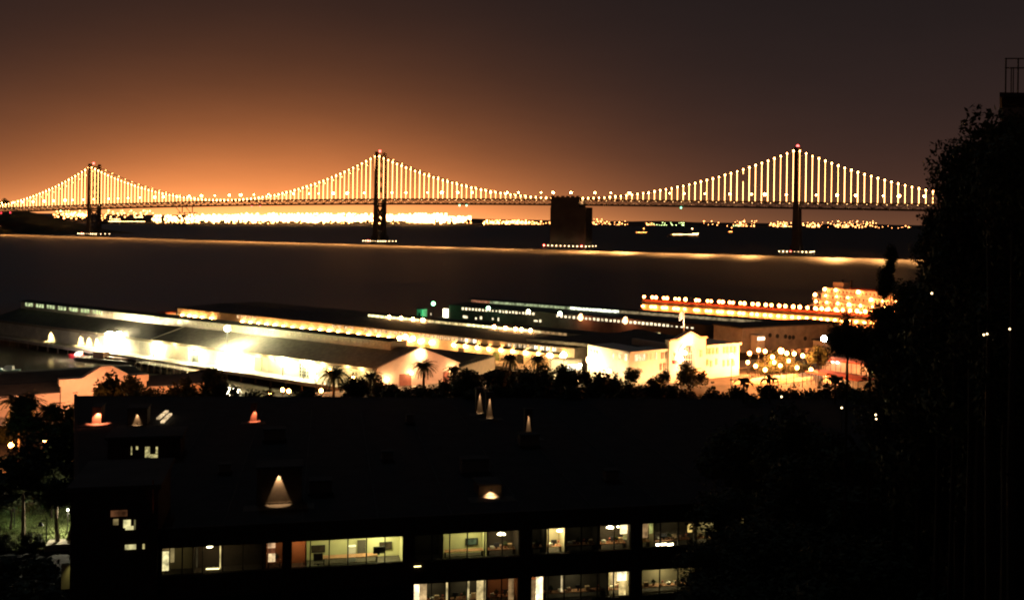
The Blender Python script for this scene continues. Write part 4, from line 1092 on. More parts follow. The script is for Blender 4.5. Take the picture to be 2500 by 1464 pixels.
# flagpole on the roof
fp0, fp1 = onw(1669, 812, f(0, 5), f(10, 5)), onw(1667, 759, f(0, 5), f(10, 5))
FPm = thing('flagpole', 'tall white lit flagpole on the roof behind the gabled arch', 'flagpole', fp0)
part('pole', MB().tube((fp0.x, fp0.y, fp0.z - 1.2), (fp0.x, fp0.y, fp1.z), .26, .16, 10), TRIM, FPm)
part('finial', MB().ball((fp0.x, fp0.y, fp1.z + .25), .3, 8, 6), TRIM, FPm)
mb = MB()
for i in range(5):
    x0, x1 = -.1 - .26 * i, -.1 - .26 * (i + 1); y0, y1 = .12 * math.sin(i * 1.4), .12 * math.sin((i + 1) * 1.4)
    mb.hexa([(fp0.x + x0, fp0.y + y0, fp1.z - 2.2 - .14 * i), (fp0.x + x1, fp0.y + y1, fp1.z - 2.3 - .14 * i), (fp0.x + x1, fp0.y + y1 + .04, fp1.z - 2.3 - .14 * i), (fp0.x + x0, fp0.y + y0 + .04, fp1.z - 2.2 - .14 * i)],
            [(fp0.x + x0, fp0.y + y0, fp1.z - .1 - .14 * i), (fp0.x + x1, fp0.y + y1, fp1.z - .2 - .14 * i), (fp0.x + x1, fp0.y + y1 + .04, fp1.z - .2 - .14 * i), (fp0.x + x0, fp0.y + y0 + .04, fp1.z - .1 - .14 * i)])
fl_ = single('flag', mb, mat('flag_cloth', (.75, .6, .5), .9, .15, 3), 'pale flag hanging at the top of the white flagpole', 'flag', (fp0.x, fp0.y, fp1.z - 2))
light('SPOT', FPm, Vector((fp0.x, fp0.y - 2.5, fp0.z - .3)), 5200, (1, .8, .55), .1, target=(fp0.x, fp0.y, fp1.z - 1.5), cone=50, blend=.8)

# ---- right of it: grey warehouse end, orange street, tram shelters
w0, w1 = at(1800, 800, 372), at(2040, 808, 372)
WH = thing('warehouse', 'dim brown warehouse with round windows behind the orange lit street trees', 'warehouse', V3(V2(w0), 2.5))
fw = Frame(V2(at(1812, 800, 338)), SWU)
wl_ = (V2(onw(2050, 815, fw(0, 0), fw(10, 0))) - fw.F).dot(fw.u)
part('wall', MB().prism(quad(fw, 0, wl_, 0, 14), 2.5, 10.4), WALLD, WH)
part('roof', MB().prism(quad(fw, -.4, wl_ + .4, -.4, 14.4), 10.4, 10.8), ROOFK, WH)
rwin = MB()
for i in range(14):
    a, b_ = 2 * math.pi * i / 14, 2 * math.pi * (i + 1) / 14
rwm = MB().tube((0, -.06, 0), (0, .06, 0), .75, n=14).mesh('window', DARKW)
for px, py in ((1898, 820), (1918, 821), (1928, 823), (1937, 823), (1966, 826), (1880, 818)):
    piece('window', rwm, WH, onw(px, py, fw(0, -.08), fw(10, -.08)), angz(fw.u))
blk_ = onw(1850, 832, fw(0, -4), fw(10, -4))
SH = thing('ticket_hall', 'small pale lit block with a bright strip right of the cream building', 'building', V3(blk_, 2.5))
part('wall', MB().box(V3(blk_, 5.6), 3.4, 3.0, 6.2, SWU), STU, SH)
part('sign_panel', MB().box(V3(V2(blk_) - fw.v * 1.56, 7.6), 3.0, .12, .8, SWU), emi('sign_white', (1, .8, .5), 3), SH)
wb_ = thing('gatehouse', 'white gatehouse half hidden by trees below the star bright lamp', 'building', gz(2015, 870, 2.5))
gpos = gz(2018, 858, 2.5)
part('wall', MB().box(V3(gpos, 4.4), 7.5, 5, 3.8, SWU), STU, wb_); part('roof', MB().box(V3(gpos, 6.5), 8.3, 5.8, .4, SWU), ROOFK, wb_)
part('door', MB().box(V3(V2(gpos) - fw.v * 2.56, 3.7), 1.2, .12, 2.3, SWU), DARKW, wb_)
def street_lamp(px, py, zb, h, label, r=.45, col=SODIUM, pw=2200, ms='sodium_globe', st=45, group='sodium lamps in the street by the arched building'):
    sx, sy = ray(px, py); d = (H - (zb + h)) / sy
    p = Vector((sx * d, d, zb + h)); o = thing('street_lamp', label, 'street lamp', Vector((p.x, p.y, zb)), group)
    part('pole', MB().tube((p.x, p.y, zb), (p.x, p.y, p.z - r * .8), .1, .07, 8), POLE, o)
    part('globe', MB().ball(p, r, 10, 7), emi(ms, col, st), o)
    light('POINT', o, p, pw, (1, .30, .07) if ms == 'sodium_globe' else col, r * .8)
    return o
lampn = [(1830, 862), (1852, 854), (1868, 857), (1907, 856), (1921, 862), (1939, 863), (1946, 897), (1826, 884), (1786, 868), (1886, 871), (1960, 868), (1905, 892), (1845, 893), (1868, 902), (1925, 880), (1980, 902), (1890, 884)]
desc = ['beside the right end of the cream arched building', 'before the warehouse, left of a close pair', 'before the warehouse, right of a close pair', 'glaring at the top of the orange trees', 'just below the glaring lamp among orange trees', 'right of the glaring lamp among orange trees', 'low down between orange bushes and the shelter', 'low at the right corner of the cream building', 'at the lower right windows of the cream building', 'in the middle of the orange trees', 'left of the gatehouse at the edge of orange trees', 'lowest, among orange bushes above the bright road', 'low on the bright road right of the cream building', 'lowest on the bright road before the broad leaved plants', 'small and low under the glaring orange tree lamp', 'low at the left end of the nearer tram shelter', 'low in the middle of the orange bushes']
for i, ((px, py), ds) in enumerate(zip(lampn, desc)):
    street_lamp(px, py, 2.6, 8.4 if i not in (6, 7, 11, 12, 13, 14, 15, 16) else 3.5, 'sodium street lamp ' + ds, r=(.75 if i in (3,) else .5), pw=11000 if i < 6 else 7000)
street_lamp(2012, 826, 2.6, 10, 'tall star bright white lamp above the gatehouse', .8, (1, .92, .68), 2200, 'tall_white_globe', 120, None)
for (px, py, ds) in ((433, 972, 'paired sodium lamp low among dark trees left of the pale shed wall'), (449, 976, 'small sodium lamp beside its pair among dark trees'), (690, 951, 'left of a close pair of orange lamps under the palms'), (705, 954, 'right of a close pair of orange lamps under the palms'), (784, 953, 'single red orange glowing lamp below the palms'), (736, 966, 'small white lamp low among trees under the palms'), (660, 962, 'faint little lamp left of the paired lamps under palms'), (862, 922, 'warm lamp between palms in front of the white wall'), (772, 902, 'warm lamp high on the white wall beside palms'), (804, 903, 'warm lamp behind the big palm by the white wall'), (27, 1086, 'orange lamp glowing through dark trees at the left edge'), (110, 1072, 'faint orange lamp among dark trees at the left')):
    street_lamp(px, py, 2.5, 5.5 if py < 960 else 3.2, ds, .42, SODIUM, 420 if px > 200 else 5000, 'sodium_globe', 45, 'small lamps among the waterfront trees')
# tram shelters with red roofs
REDR = mat('red_roof', (.32, .07, .04), .8, .2)
def shelter(px0, py0, px1, py1, z, depth, label):
    a_, b_ = gz(px0, py0, z), gz(px1, py1, z); fs = Frame(V2(a_), V2(b_) - V2(a_)); Ls = (V2(b_) - V2(a_)).length
    o = thing('tram_shelter', label, 'shelter', V3(fs(Ls / 2, depth / 2), 2.5))
    part('roof', MB().prism(quad(fs, 0, Ls, 0, depth), z - .35, z), REDR, o)
    part('back_wall', MB().prism(quad(fs, .4, Ls - .4, depth - .5, depth - .3), 2.5, z - .35), WALLD, o)
    pm2 = MB().tube((0, 0, 2.5), (0, 0, z - .35), .09, n=6).mesh('post', POLE); n_ = max(3, int(Ls / 1.6))
    for i in range(n_ + 1): piece('post', pm2, o, fs(.3 + (Ls - .6) * i / n_, .3, 0))
    return o, fs, Ls
o1, fs1, Ls1 = shelter(1976, 872, 2118, 889, 6.6, 7, 'long red roofed tram shelter behind the nearer shelter')
o2, fs2, Ls2 = shelter(1966, 905, 2095, 928, 6.0, 7, 'nearer red roofed tram shelter at the edge of dark trees')
for i in range(3): light('POINT', o1, fs1(Ls1 * (.2 + .3 * i), 2, 5.6), 420, (1, .6, .35), .2)
light('POINT', o2, fs2(Ls2 * .45, 1.0, 5.2), 420, (1, .9, .45), .2)
for i, (px, py, o_) in enumerate(((2033, 881, o1), (2044, 883, o1), (2016, 914, o2))):
    p = gz(px, py, 5.4); part('ceiling_lamp', MB().ball(p, .4, 8, 6), emi('shelter_lamp', (1, .85, .7), 12), o_)
cafe = thing('kiosk', 'yellow lit kiosk seen through leaves right of the shelters', 'kiosk', gz(2150, 912, 2.5))
cp = gz(2150, 912, 2.6)
part('wall', MB().box(V3(cp, 4.2), 13, 4, 3.4, SWU), WALLD, cafe); part('roof', MB().box(V3(cp, 6.1), 14, 5, .4, SWU), ROOFK, cafe)
for i in range(6): part('window', MB().box(V3(V2(cp) + SWU * (-5.2 + 2.1 * i) - Vector((-SWU.y, SWU.x)) * 2.06, 4.4), 1.6, .1, 2.2, SWU), litwin('kiosk_window', (1, .82, .28), 1.6, 2), cafe)
# low white promenade wall and bright crossing in front of the arched building
for k_, (t_, z_) in enumerate(((-11.0, 3.1), (-16.0, 3.0))):
    single('low_wall', MB().prism(quad(f, sg1 - 1, LK + 12, t_, t_ + .5), 2.5, z_ + .35), STU, 'low pale promenade wall nearest the arched building' if k_ == 0 else 'low pale promenade wall at the edge of the road', 'wall', f(sg1 + 5, t_, 2.5))

# ------------------------------------------------------------------ left bulkhead portal
PA = V2(gz(258, 1000, 2.5)); fpz = Frame(PA, SWU)
def pp(px, py, o_=0): return onw(px, py, fpz(0, -o_), fpz(10, -o_))
def ps(px, py=950): return (V2(pp(px, py)) - fpz.F).dot(fpz.u)
PT = thing('portal_building', 'peach arched portal with stepped pilasters lit orange at the left', 'building', V3(PA, 2.5))
f = fpz
sc0 = ps(258); sp0, sp1, sr0 = ps(143, 930), ps(200, 930), ps(245, 895)
z_sh, z_cap, z_top, z_wing = pp(170, 923).z, pp(170, 936).z, pp(255, 894).z, pp(154, 957).z
w_in, w_out, w_top = sc0 - sp1, sc0 - sp0, sc0 - sr0
tp = [(sc0 - w_out * 1.0, z_cap), (sc0 - w_in, z_cap), (sc0 - w_top, z_top - 1.0), (sc0 + w_top, z_top - 1.0), (sc0 + w_in, z_cap), (sc0 + w_out * .92, z_cap)]
def zt2(s):
    for (a, za), (b_, zb) in zip(tp, tp[1:]):
        if a <= s <= b_: return za + (zb - za) * (s - a) / max(1e-6, b_ - a)
    return tp[0][1]
ar2 = (sc0 - ps(219, 985)); az2 = pp(256, 949).z - ar2
mb = MB(); arch_wall(f, mb, tp[0][0] + .35, tp[-1][0] - .35, -.8, 1.2, zt2, 2.5, sc0, ar2, az2, [a for a, _ in tp])
ORG_P = mat('peach_stucco', (.60, .47, .36), .85, .08, .6)
gw = part('front_wall', mb, ORG_P, PT)
mb = MB()
for (a, za), (b_, zb) in zip(tp, tp[1:]):
    hgt = z_sh - z_cap
    mb.hexa([f(a, -1.25, za), f(b_, -1.25, zb), f(b_, 1.5, zb), f(a, 1.5, za)], [f(a, -1.25, za + hgt), f(b_, -1.25, zb + hgt), f(b_, 1.5, zb + hgt), f(a, 1.5, za + hgt)])
    mb.hexa([f(a, -1.05, za - .3), f(b_, -1.05, zb - .3), f(b_, -.8, zb - .3), f(a, -.8, za - .3)], [f(a, -1.05, za - .02), f(b_, -1.05, zb - .02), f(b_, -.8, zb - .02), f(a, -.8, za - .02)])
part('coping', mb, ORG_P, gw)
# coursed blocks on the pilaster: shallow horizontal joints as proud bands
for i in range(7):
    zz = 2.9 + i * .72
    part('stone_course', MB().prism(quad(f, sp0 + .4, sp1 - .1, -.86, -.8), zz, zz + .66), ORG_P, gw)
for sgn in (-1, 1):
    a_, b_ = (sc0 - w_out - 22, sc0 - w_out + .3) if sgn < 0 else (sc0 + w_out * .92 - .3, sc0 + w_out + 14)
    part('wing_wall', MB().prism(quad(f, a_, b_, -.2, .4), 2.5, z_wing - .5), ORG_P, PT)
    part('cornice', MB().prism(quad(f, a_, b_, -.6, .4), z_wing - .5, z_wing), ORG_P, PT)
    part('roof', MB().hexa([f(a_, .4, z_wing - .2), f(b_, .4, z_wing - .2), f(b_, 9, z_wing + .9), f(a_, 9, z_wing + .9)], [f(a_, .4, z_wing), f(b_, .4, z_wing), f(b_, 9, z_wing + 1.1), f(a_, 9, z_wing + 1.1)]), ROOFK, PT)
part('roof', gable_roof(f, sc0 - w_out - 20, sc0 + w_out, 9, 20, 31, z_wing + .9, z_wing + 2.0), ROOFK, PT)
for i, (s_, pw) in enumerate(((sc0 - w_out - 10, 7500), (sc0 - w_out + 2, 9500), (sc0 - 3, 9500), (sc0 + w_out, 5000))):  # unseen sodium lamps added in front to wash the portal
    p = f(s_, -11, 8.5)
    o = thing('street_lamp', f'{nth(i)} added sodium lamp from the left before the peach portal', 'street lamp', V3(V2(p), 2.5), 'added sodium lamps before the peach portal')
    part('pole', MB().tube(V3(V2(p), 2.5), p, .1, .07, 8), POLE, o); part('lamp_head', MB().box(p, .9, .35, .16, f.u), POLE, o); part('lens', MB().box(p + Vector((0, 0, -.1)), .6, .25, .05, f.u), emi('sodium_lens', SODIUM, 3), o)
    light('SPOT', o, p + Vector((0, 0, -.15)), pw * 1.0, (1, .40, .19), .3, target=f(s_, 0, 4.5), cone=140, blend=.8)
# ------------------------------------------------------------------ trees, palms
LEAF = mat('leaf_green', (.055, .065, .03), .75, .45, 1.5, spec=.2)
BARK = mat('bark', (.035, .027, .02), .95, .3, 3)
PALML = mat('palm_leaf', (.07, .075, .035), .7, .3, 2, spec=.2)
def crown_mesh(seed, n, leaf, lobes, core=.55):
    rg = random.Random(seed); mb = MB(); L_ = []
    for _ in range(lobes):
        while True:
            p = Vector((rg.uniform(-1, 1), rg.uniform(-1, 1), rg.uniform(-1, 1)))
            if p.length < 1: break
        L_.append((p * .68, rg.uniform(.22, .42)))
    for p, r in L_:
        if core: mb.ball(p * .8, r * core, 6, 4)
    for i in range(n):
        p, r = L_[i % lobes]
        d = Vector((rg.gauss(0, 1), rg.gauss(0, 1), rg.gauss(0, 1))).normalized()
        c = p + d * r * (rg.random() ** .35) * 1.05
        a = Vector((rg.gauss(0, 1), rg.gauss(0, 1), rg.gauss(0, .6))).normalized(); b_ = a.cross(d)
        if b_.length < .05: continue
        b_.normalize(); s = leaf * rg.uniform(.6, 1.4)
        mb.poly(c - a * s, c - b_ * s * .45, c + a * s, c + b_ * s * .45)
    return mb.mesh('crown', LEAF)
CR = [crown_mesh(3 + i, 2600, .085, 16) for i in range(4)]
CRL = [crown_mesh(23 + i, 2400, .075, 18, 0) for i in range(2)]
CRF = [crown_mesh(13 + i, 9000, .05, 30) for i in range(3)]
def trunk_mesh(seed):
    rg = random.Random(seed); mb = MB(); p = Vector((0, 0, 0)); r = .045
    for i in range(6):
        q_ = p + Vector((rg.uniform(-.03, .03), rg.uniform(-.03, .03), 1 / 6)); mb.tube(p, q_, r, r * .84, 7, i == 0); p = q_; r *= .84
    return mb.mesh('trunk', BARK)
def limb_mesh(seed):
    rg = random.Random(seed + 50); mb = MB()
    for i in range(7):
        a = i * 2.4; p = Vector((0, 0, -.75 + .12 * i)); q_ = Vector((.34 * math.cos(a), .34 * math.sin(a), -.35 + .14 * i)); e = Vector((.72 * math.cos(a + .3), .72 * math.sin(a + .3), -.1 + .1 * i))
        mb.tube(p, q_, .05, .035, 5, False); mb.tube(q_, e, .035, .012, 5, False)
    return mb.mesh('limb', BARK)
LB_ = [limb_mesh(i) for i in range(3)]
CRG = [crown_mesh(33 + i, 6500, .05, 26, 0) for i in range(2)]
TR_ = [trunk_mesh(i) for i in range(3)]
def tree(px, topy, d, wpx, label, squash=1.15, kind=CR, group=None, zg=None, i=0):
    p = at(px, topy, d); r = wpx / 2 * d / 2500; hz_ = r * squash
    g0 = 2.5 if d > 125 else hz(p.x, p.y)
    if zg is not None: g0 = zg
    zc = p.z - hz_
    o = thing('tree', label, 'tree', Vector((p.x, p.y, g0)), group)
    ht = max(1.5, zc - g0 + hz_ * .2)
    piece('trunk', TR_[i % 3], o, Vector((p.x, p.y, g0 - .2)), random.uniform(0, 6), (min(max(ht * .5, r * .9), r * 3.2),) * 2 + (ht,))
    piece('limb', LB_[i % 3], o, Vector((p.x, p.y, zc)), random.uniform(0, 6), (r, r, hz_))
    piece('crown', kind[i % len(kind)], o, Vector((p.x, p.y, zc)), random.uniform(0, 6.28), (r * 1.12, r * 1.12, hz_ * 1.05))
    return o
row1 = [(262, 902, 95), (318, 912, 85), (365, 932, 80), (410, 940, 90), (455, 915, 85), (505, 893, 95), (548, 917, 80), (600, 938, 85), (650, 944, 85), (700, 964, 75), (745, 940, 70), (868, 905, 75), (915, 917, 70), (965, 928, 90), (1010, 926, 90), (1065, 929, 80), (1112, 906, 80), (1160, 893, 100), (1215, 888, 100), (1275, 884, 105), (1335, 886, 100), (1395, 883, 105), (1445, 889, 90), (1490, 902, 85), (1535, 920, 90), (1585, 914, 80), (1640, 926, 80), (1690, 938, 90), (1750, 940, 95), (1815, 936, 95), (1880, 922, 90), (1945, 930, 95), (2010, 928, 95), (2075, 927, 100), (2140, 926, 100)]
for i, (px, ty, w) in enumerate(row1):
    tree(px, ty, 196 + 14 * math.sin(i * 1.7), w * 1.08, f'{nth(i)} from the left in the dark tree row before the lit pier sheds', 1.25, CR, 'dark promenade tree row', i=i)
row2 = [(x, 957 + 14 * math.sin(x * .05) - (38 if 1130 < x < 1470 else 0)) for x in range(70, 2230, 84)]
for i, (px, ty) in enumerate(row2):
    tree(px, ty, 168 + 6 * math.sin(i * 2.3), 118, f'{nth(i)} from the left in the lower dark tree row behind the office roof', 1.1, CR, 'lower dark tree row', i=i + 1)
tree(1682, 872, 262, 86, 'sparse tree glowing orange before the arched building entrance', 1.0, CRL)
tree(1545, 893, 258, 56, 'small lit bushy tree at the left corner of the arched building', .8, CRL, i=1)
tree(1622, 896, 262, 40, 'little tree before the red lit doorway of the cream left wing', 1.1, CRL)
for i, (px, ty, w, nm_) in enumerate(((1868, 862, 60, 'first'), (1902, 850, 70, 'second'), (1935, 862, 62, 'third'), (1960, 880, 60, 'fourth'), (1850, 880, 48, 'fifth and lowest'), (1918, 888, 60, 'sixth and nearest'))):
    tree(px, ty, 292 + i * 2, w, f'{nm_} orange lit street tree between the cream building and shelters', 1.0, CRL, 'orange lit street trees', i=i)
tree(2000, 835, 272, 62, 'dark tree below the star bright lamp at the gatehouse', 1.1, CR, i=2)
# palms
def frond_mesh(seed):
    rg = random.Random(seed); mb = MB(); n = 11; prev = None
    for i in range(n + 1):
        t_ = i / n; x = t_ * (1 - .18 * t_); z = .42 * t_ - .78 * t_ ** 2.1
        c = Vector((x, 0, z)); w = .22 * (1 - t_ * .7) * (.35 + min(1, t_ * 4) * .65)
        if prev:
            for s in (-1, 1):
                for q_ in (0, .5):
                    b0 = lerp(prev, c, q_); mb.poly(b0, lerp(prev, c, q_ + .46), b0 + Vector((.07, s * w, -.05 - .05 * rg.random())))
            mb.poly(prev + Vector((0, -.012, 0)), c + Vector((0, -.01, 0)), c + Vector((0, .01, .012)), prev + Vector((0, .012, .012)))
        prev = c
    return mb.mesh('frond', PALML)
FR = [frond_mesh(i) for i in range(2)]
def palm(px, topy, d, wpx, label, lit=None):
    Lf = wpx / 2 * d / 2500 * 1.15; p = at(px, topy, d); zc = p.z - Lf * .28
    o = thing('palm_tree', label, 'palm tree', Vector((p.x, p.y, 2.5)), 'palms along the promenade')
    part('trunk', MB().tube((p.x, p.y, 2.4), (p.x, p.y, zc), .32, .26, 9), BARK, o)
    for i in range(46):
        q_ = piece('frond', FR[i % 2], o, Vector((p.x, p.y, zc)), 0, (Lf, Lf, Lf))
        tilt = (-.75, -.42, -.1, .35)[i % 4] + random.uniform(-.12, .12)
        q_.rotation_euler = (random.uniform(-.2, .2), tilt, i * 2.4)
for a in ((1035, 885, 236, 68, 'palm silhouetted against the peach gable end'), (815, 903, 222, 84, 'big palm before the white wall left of the gable'), (1108, 896, 232, 54, 'palm at the right edge of the peach gable end'), (905, 912, 226, 56, 'small palm at the left corner of the peach gable end'), (1246, 868, 262, 62, 'left palm of a pair before the lamp lit wall'), (1314, 869, 260, 64, 'right palm of a pair before the lamp lit wall'), (50, 968, 176, 120, 'palm before the peach wing wall at the left edge'), (118, 990, 172, 80, 'smaller dark palm right of the left edge palm')):
    palm(*a)
# broad-leaved plants on the roof edge, silhouetted
def bleaf(seed):
    mb = MB(); n = 7; pr = None
    for i in range(n + 1):
        t_ = i / n; c = Vector((t_ * .8, 0, t_ * .75 - .9 * t_ ** 2.4)); w = .17 * math.sin(math.pi * min(1, .08 + t_ * .95))
        if pr: mb.poly(pr[0] + Vector((0, -pr[1], .02)), c + Vector((0, -w, .02)), c, pr[0]); mb.poly(pr[0], c, c + Vector((0, w, .02)), pr[0] + Vector((0, pr[1], .02)))
        pr = (c, w)
    return mb.mesh('leaf', LEAF)
BL = bleaf(1)
for px, ty, w, ds in ((1816, 914, 62, 'left of three before the bright road'), (1880, 906, 60, 'middle of three before the orange street'), (2040, 904, 95, 'right of three before the red shelter roof')):
    d = 160; p = at(px, ty, d); Lf = w / 2 * d / 2500 * 1.2
    o = thing('banana_plant', f'dark broad leaved plant silhouette, {ds}', 'plant', Vector((p.x, p.y, 2.5)), 'broad leaved plants')
    part('trunk', MB().tube((p.x, p.y, 2.5), (p.x, p.y, p.z - Lf * .5), .25, .15, 7), BARK, o)
    for i in range(9):
        q_ = piece('leaf', BL, o, Vector((p.x, p.y, p.z - Lf * .6)), 0, (Lf, Lf * 1.2, Lf)); q_.rotation_euler = (random.uniform(-.3, .3), random.uniform(-.5, .4), i * 2.4)
# right hillside trees, near
rt = [(2440, 240, 41, 260, 1.3), (2375, 305, 45, 210, 1.5), (2332, 398, 47, 130, 2.2), (2490, 300, 38, 260, 1.6), (2300, 470, 50, 120, 1.7), (2400, 470, 46, 320, 1.4), (2290, 540, 51, 120, 1.5), (2360, 650, 50, 330, 1.2), (2480, 640, 42, 320, 1.4), (2245, 655, 54, 160, 1.0), (2176, 588, 57, 34, 2.6), (2163, 646, 57, 60, 1.5), (2200, 700, 56, 160, 1.1), (2300, 780, 54, 330, 1.1), (2440, 860, 48, 400, 1.1), (2065, 762, 62, 100, 1.2), (2125, 785, 62, 110, 1.1), (2185, 830, 60, 180, 1.0), (2215, 930, 60, 250, .9), (2330, 960, 56, 380, 1.0), (2500, 1050, 50, 420, 1.0)]
for i, (px, ty, d, w, sq_) in enumerate(rt):
    tree(px, ty, d, w, f'{nth(i)} from the top in the dark tree mass on the right hillside', sq_, CRG if i < 9 or i == 10 else CRF, 'dark trees on the right hillside', i=i)
rb_ = [(1960, 985, 88, 260, 1.0), (2120, 985, 84, 300, 1.0), (1820, 1010, 96, 240, .9), (1980, 1110, 70, 340, .9), (2180, 1150, 64, 380, 1.0), (2350, 1180, 60, 380, 1.0), (1800, 1180, 80, 240, .8), (1880, 1255, 62, 300, .8), (1745, 1318, 60, 200, .7), (2080, 1290, 56, 360, .9), (2280, 1330, 52, 400, .9), (1800, 1385, 56, 330, .7), (2030, 1410, 52, 380, .8), (2440, 1380, 48, 400, 1.0)]
for i, (px, ty, d, w, sq_) in enumerate(rb_):
    tree(px, ty, d, w, f'{nth(i)} from the top in the dark slope trees right of the office windows', sq_, CRG if i in (5, 6, 7, 8, 9, 11) else CRF, 'dark trees on the lower right slope', i=i)
lt = [(22, 1000, 193, 120, 1.0), (95, 1040, 146, 150, .9), (35, 1100, 146, 170, .75), (130, 1110, 144, 160, .75), (172, 1050, 150, 100, 1.0), (30, 1160, 138, 170, .5), (140, 1165, 136, 140, .5), (180, 1110, 142, 100, .8)]
for i, (px, ty, d, w, sq_) in enumerate(lt):
    tree(px, ty, d, w, f'{nth(i)} from the top in the dark park trees at the left edge', sq_, CRL if i < 2 else CR, 'dark park trees at the left edge', i=i, zg=2.5)
for i, (px, ty, d, w, sq_) in enumerate(((-10, 1362, 118, 200, .7), (80, 1368, 114, 190, .7), (150, 1400, 106, 150, .8), (20, 1410, 100, 220, .7), (110, 1440, 96, 200, .7))):
    tree(px, ty, d, w, f'{nth(i)} from the left among dark bushy trees below the park lawn', sq_, CR, 'dark bushy trees below the park lawn', i=i, zg=2.5)
# leaning twig tree reaching over the red doorway lights, island trees
for i, (px, ty, d, w, ds) in enumerate(((8, 482, 2240, 34, 'dark tree topping the island at the left edge of the bridge'), (28, 492, 2240, 24, 'smaller dark tree on the island below the bridge deck'))):
    p = at(px, ty, d); o = thing('tree', ds, 'tree', Vector((p.x, p.y, 40)), 'trees on the island'); r = w / 2 * d / 2500
    piece('crown', CR[i], o, Vector((p.x, p.y, p.z - r)), 0, (r, r, r)); piece('trunk', TR_[0], o, Vector((p.x, p.y, 40)), 0, (r, r, max(4, p.z - r - 40)))

# ------------------------------------------------------------------ park at the lower left
lawn = [gz(-60, 1350, 2.53), gz(184, 1343, 2.53), gz(184, 1240, 2.53), gz(-60, 1225, 2.53)]
mb = MB(); NN = 14
for j in range(NN):
    for i in range(NN):
        P_ = lambda a, b_: lerp(lerp(lawn[0], lawn[1], a), lerp(lawn[3], lawn[2], a), b_) + Vector((0, 0, .25 * math.sin(a * 9) * math.sin(b_ * 7) + .3))
        mb.poly(P_(i / NN, j / NN), P_((i + 1) / NN, j / NN), P_((i + 1) / NN, (j + 1) / NN), P_(i / NN, (j + 1) / NN))
struct('lawn', mb, mat('lawn_green', (.12, .15, .055), .95, .45, 1.2, bump=.5))
gb_ = MB(); rg = random.Random(5)
for _ in range(5000):
    a, b_ = rg.random(), rg.random(); p = lerp(lerp(lawn[0], lawn[1], a), lerp(lawn[3], lawn[2], a), b_) + Vector((0, 0, .25 * math.sin(a * 9) * math.sin(b_ * 7) + .28)); h_ = rg.uniform(.12, .35); t_ = rg.uniform(0, 6.28)
    gb_.poly(p + Vector((.07 * math.cos(t_), .07 * math.sin(t_), 0)), p - Vector((.07 * math.cos(t_), .07 * math.sin(t_), 0)), p + Vector((rg.uniform(-.1, .1), rg.uniform(-.1, .1), h_)))
struct('grass', gb_, mat('lawn_green', (.12, .15, .055)), 'stuff', 'lamplit green grass of the little park')
pth = [gz(108, 1345, 2.6), gz(186, 1338, 2.6), gz(186, 1326, 2.6), gz(120, 1330, 2.6)]
single('low_wall', MB().prism([V2(p) for p in pth], 2.5, 3.3), mat('pale_stone', (.5, .45, .36), .9, .15, 1), 'pale lamplit stone edging at the front of the park lawn', 'wall', pth[0])
for i, (px, b0, t0, lean, ds) in enumerate(((57, 1335, 1200, 0, 'straight dark trunked park tree at the left'), (142, 1333, 1240, -.3, 'pale trunked park tree behind the lamp post'), (163, 1330, 1250, .9, 'leaning pale trunked park tree beside the office corner'))):
    p = gz(px, b0, 2.6); q_ = at(px, t0, p.y) + Vector((lean, 0, 0)); o = thing('tree', ds, 'tree', p, 'trees on the park lawn')
    part('trunk', MB().tube(p, lerp(p, q_, .5) + Vector((lean * .2, 0, 0)), .32, .24, 9, False).tube(lerp(p, q_, .5) + Vector((lean * .2, 0, 0)), q_, .24, .15, 9), mat('pale_bark', (.28, .22, .16), .95, .25, 3), o)
    piece('crown', CR[i], o, q_ + Vector((0, 0, 1.8)), i, (3.0, 3.0, 2.4))
for i, (px, py, w) in enumerate(((18, 1345, 60), (70, 1352, 75), (12, 1222, 40), (95, 1262, 34), (180, 1352, 36))):
    p = gz(px, py, 2.5); r = w / 2 * p.y / 2500; o = thing('shrub', ('dark low shrub at the left front of the park', 'large dark shrub in front of the park lawn', 'green lit shrub high at the left edge of the lawn', 'small lamplit shrub among the park trees', 'dark shrub at the office corner by the lawn')[i], 'shrub', p, 'shrubs round the park lawn')
    piece('crown', CR[(i + 1) % 4], o, p + Vector((0, 0, r * .7)), i, (r * 1.1, r, r * .9))
lp = gz(113, 1340, 2.6)
LPo = thing('lamp_post', 'old style bell lamp post silhouetted against the park lawn', 'street lamp', lp)
part('pole', MB().tube(lp, lp + Vector((0, 0, 4.0)), .09, .06, 8), POLE, LPo); part('arm', MB().tube(lp + Vector((0, 0, 3.6)), lp + Vector((-.75, 0, 3.7)), .05, n=6), POLE, LPo)
part('lamp_shade', MB().tube(lp + Vector((-.75, 0, 3.0)), lp + Vector((-.75, 0, 3.5)), .38, .1, 10), POLE, LPo)
for k_, (px, py, pw, colr, dz_) in enumerate(((165, 1310, 3000, (1, .90, .62), 3.6), (35, 1290, 800, (.85, 1, .55), 4.0), (12, 1225, 300, (.4, 1, .45), 3.0))):  # unseen lamps added to light the lawn
    p = gz(px, py, 2.6) + Vector((0, 0, dz_)); o = thing('lawn_fill_lamp', ('added unseen lamp by the pale stone edging', 'added unseen lamp at the left of the lawn', 'added greenish lamp high at the left edge of the lawn')[k_], 'street lamp', p - Vector((0, 0, dz_)), 'lamps added to light the park lawn')
    part('pole', MB().tube(p - Vector((0, 0, dz_)), p, .06, n=6), POLE, o); part('globe', MB().ball(p, .16, 8, 6), emi('park_globe', (.95, 1, .7), 8), o)
    light('POINT', o, p + Vector((0, 0, -.1)), pw, colr, .2)

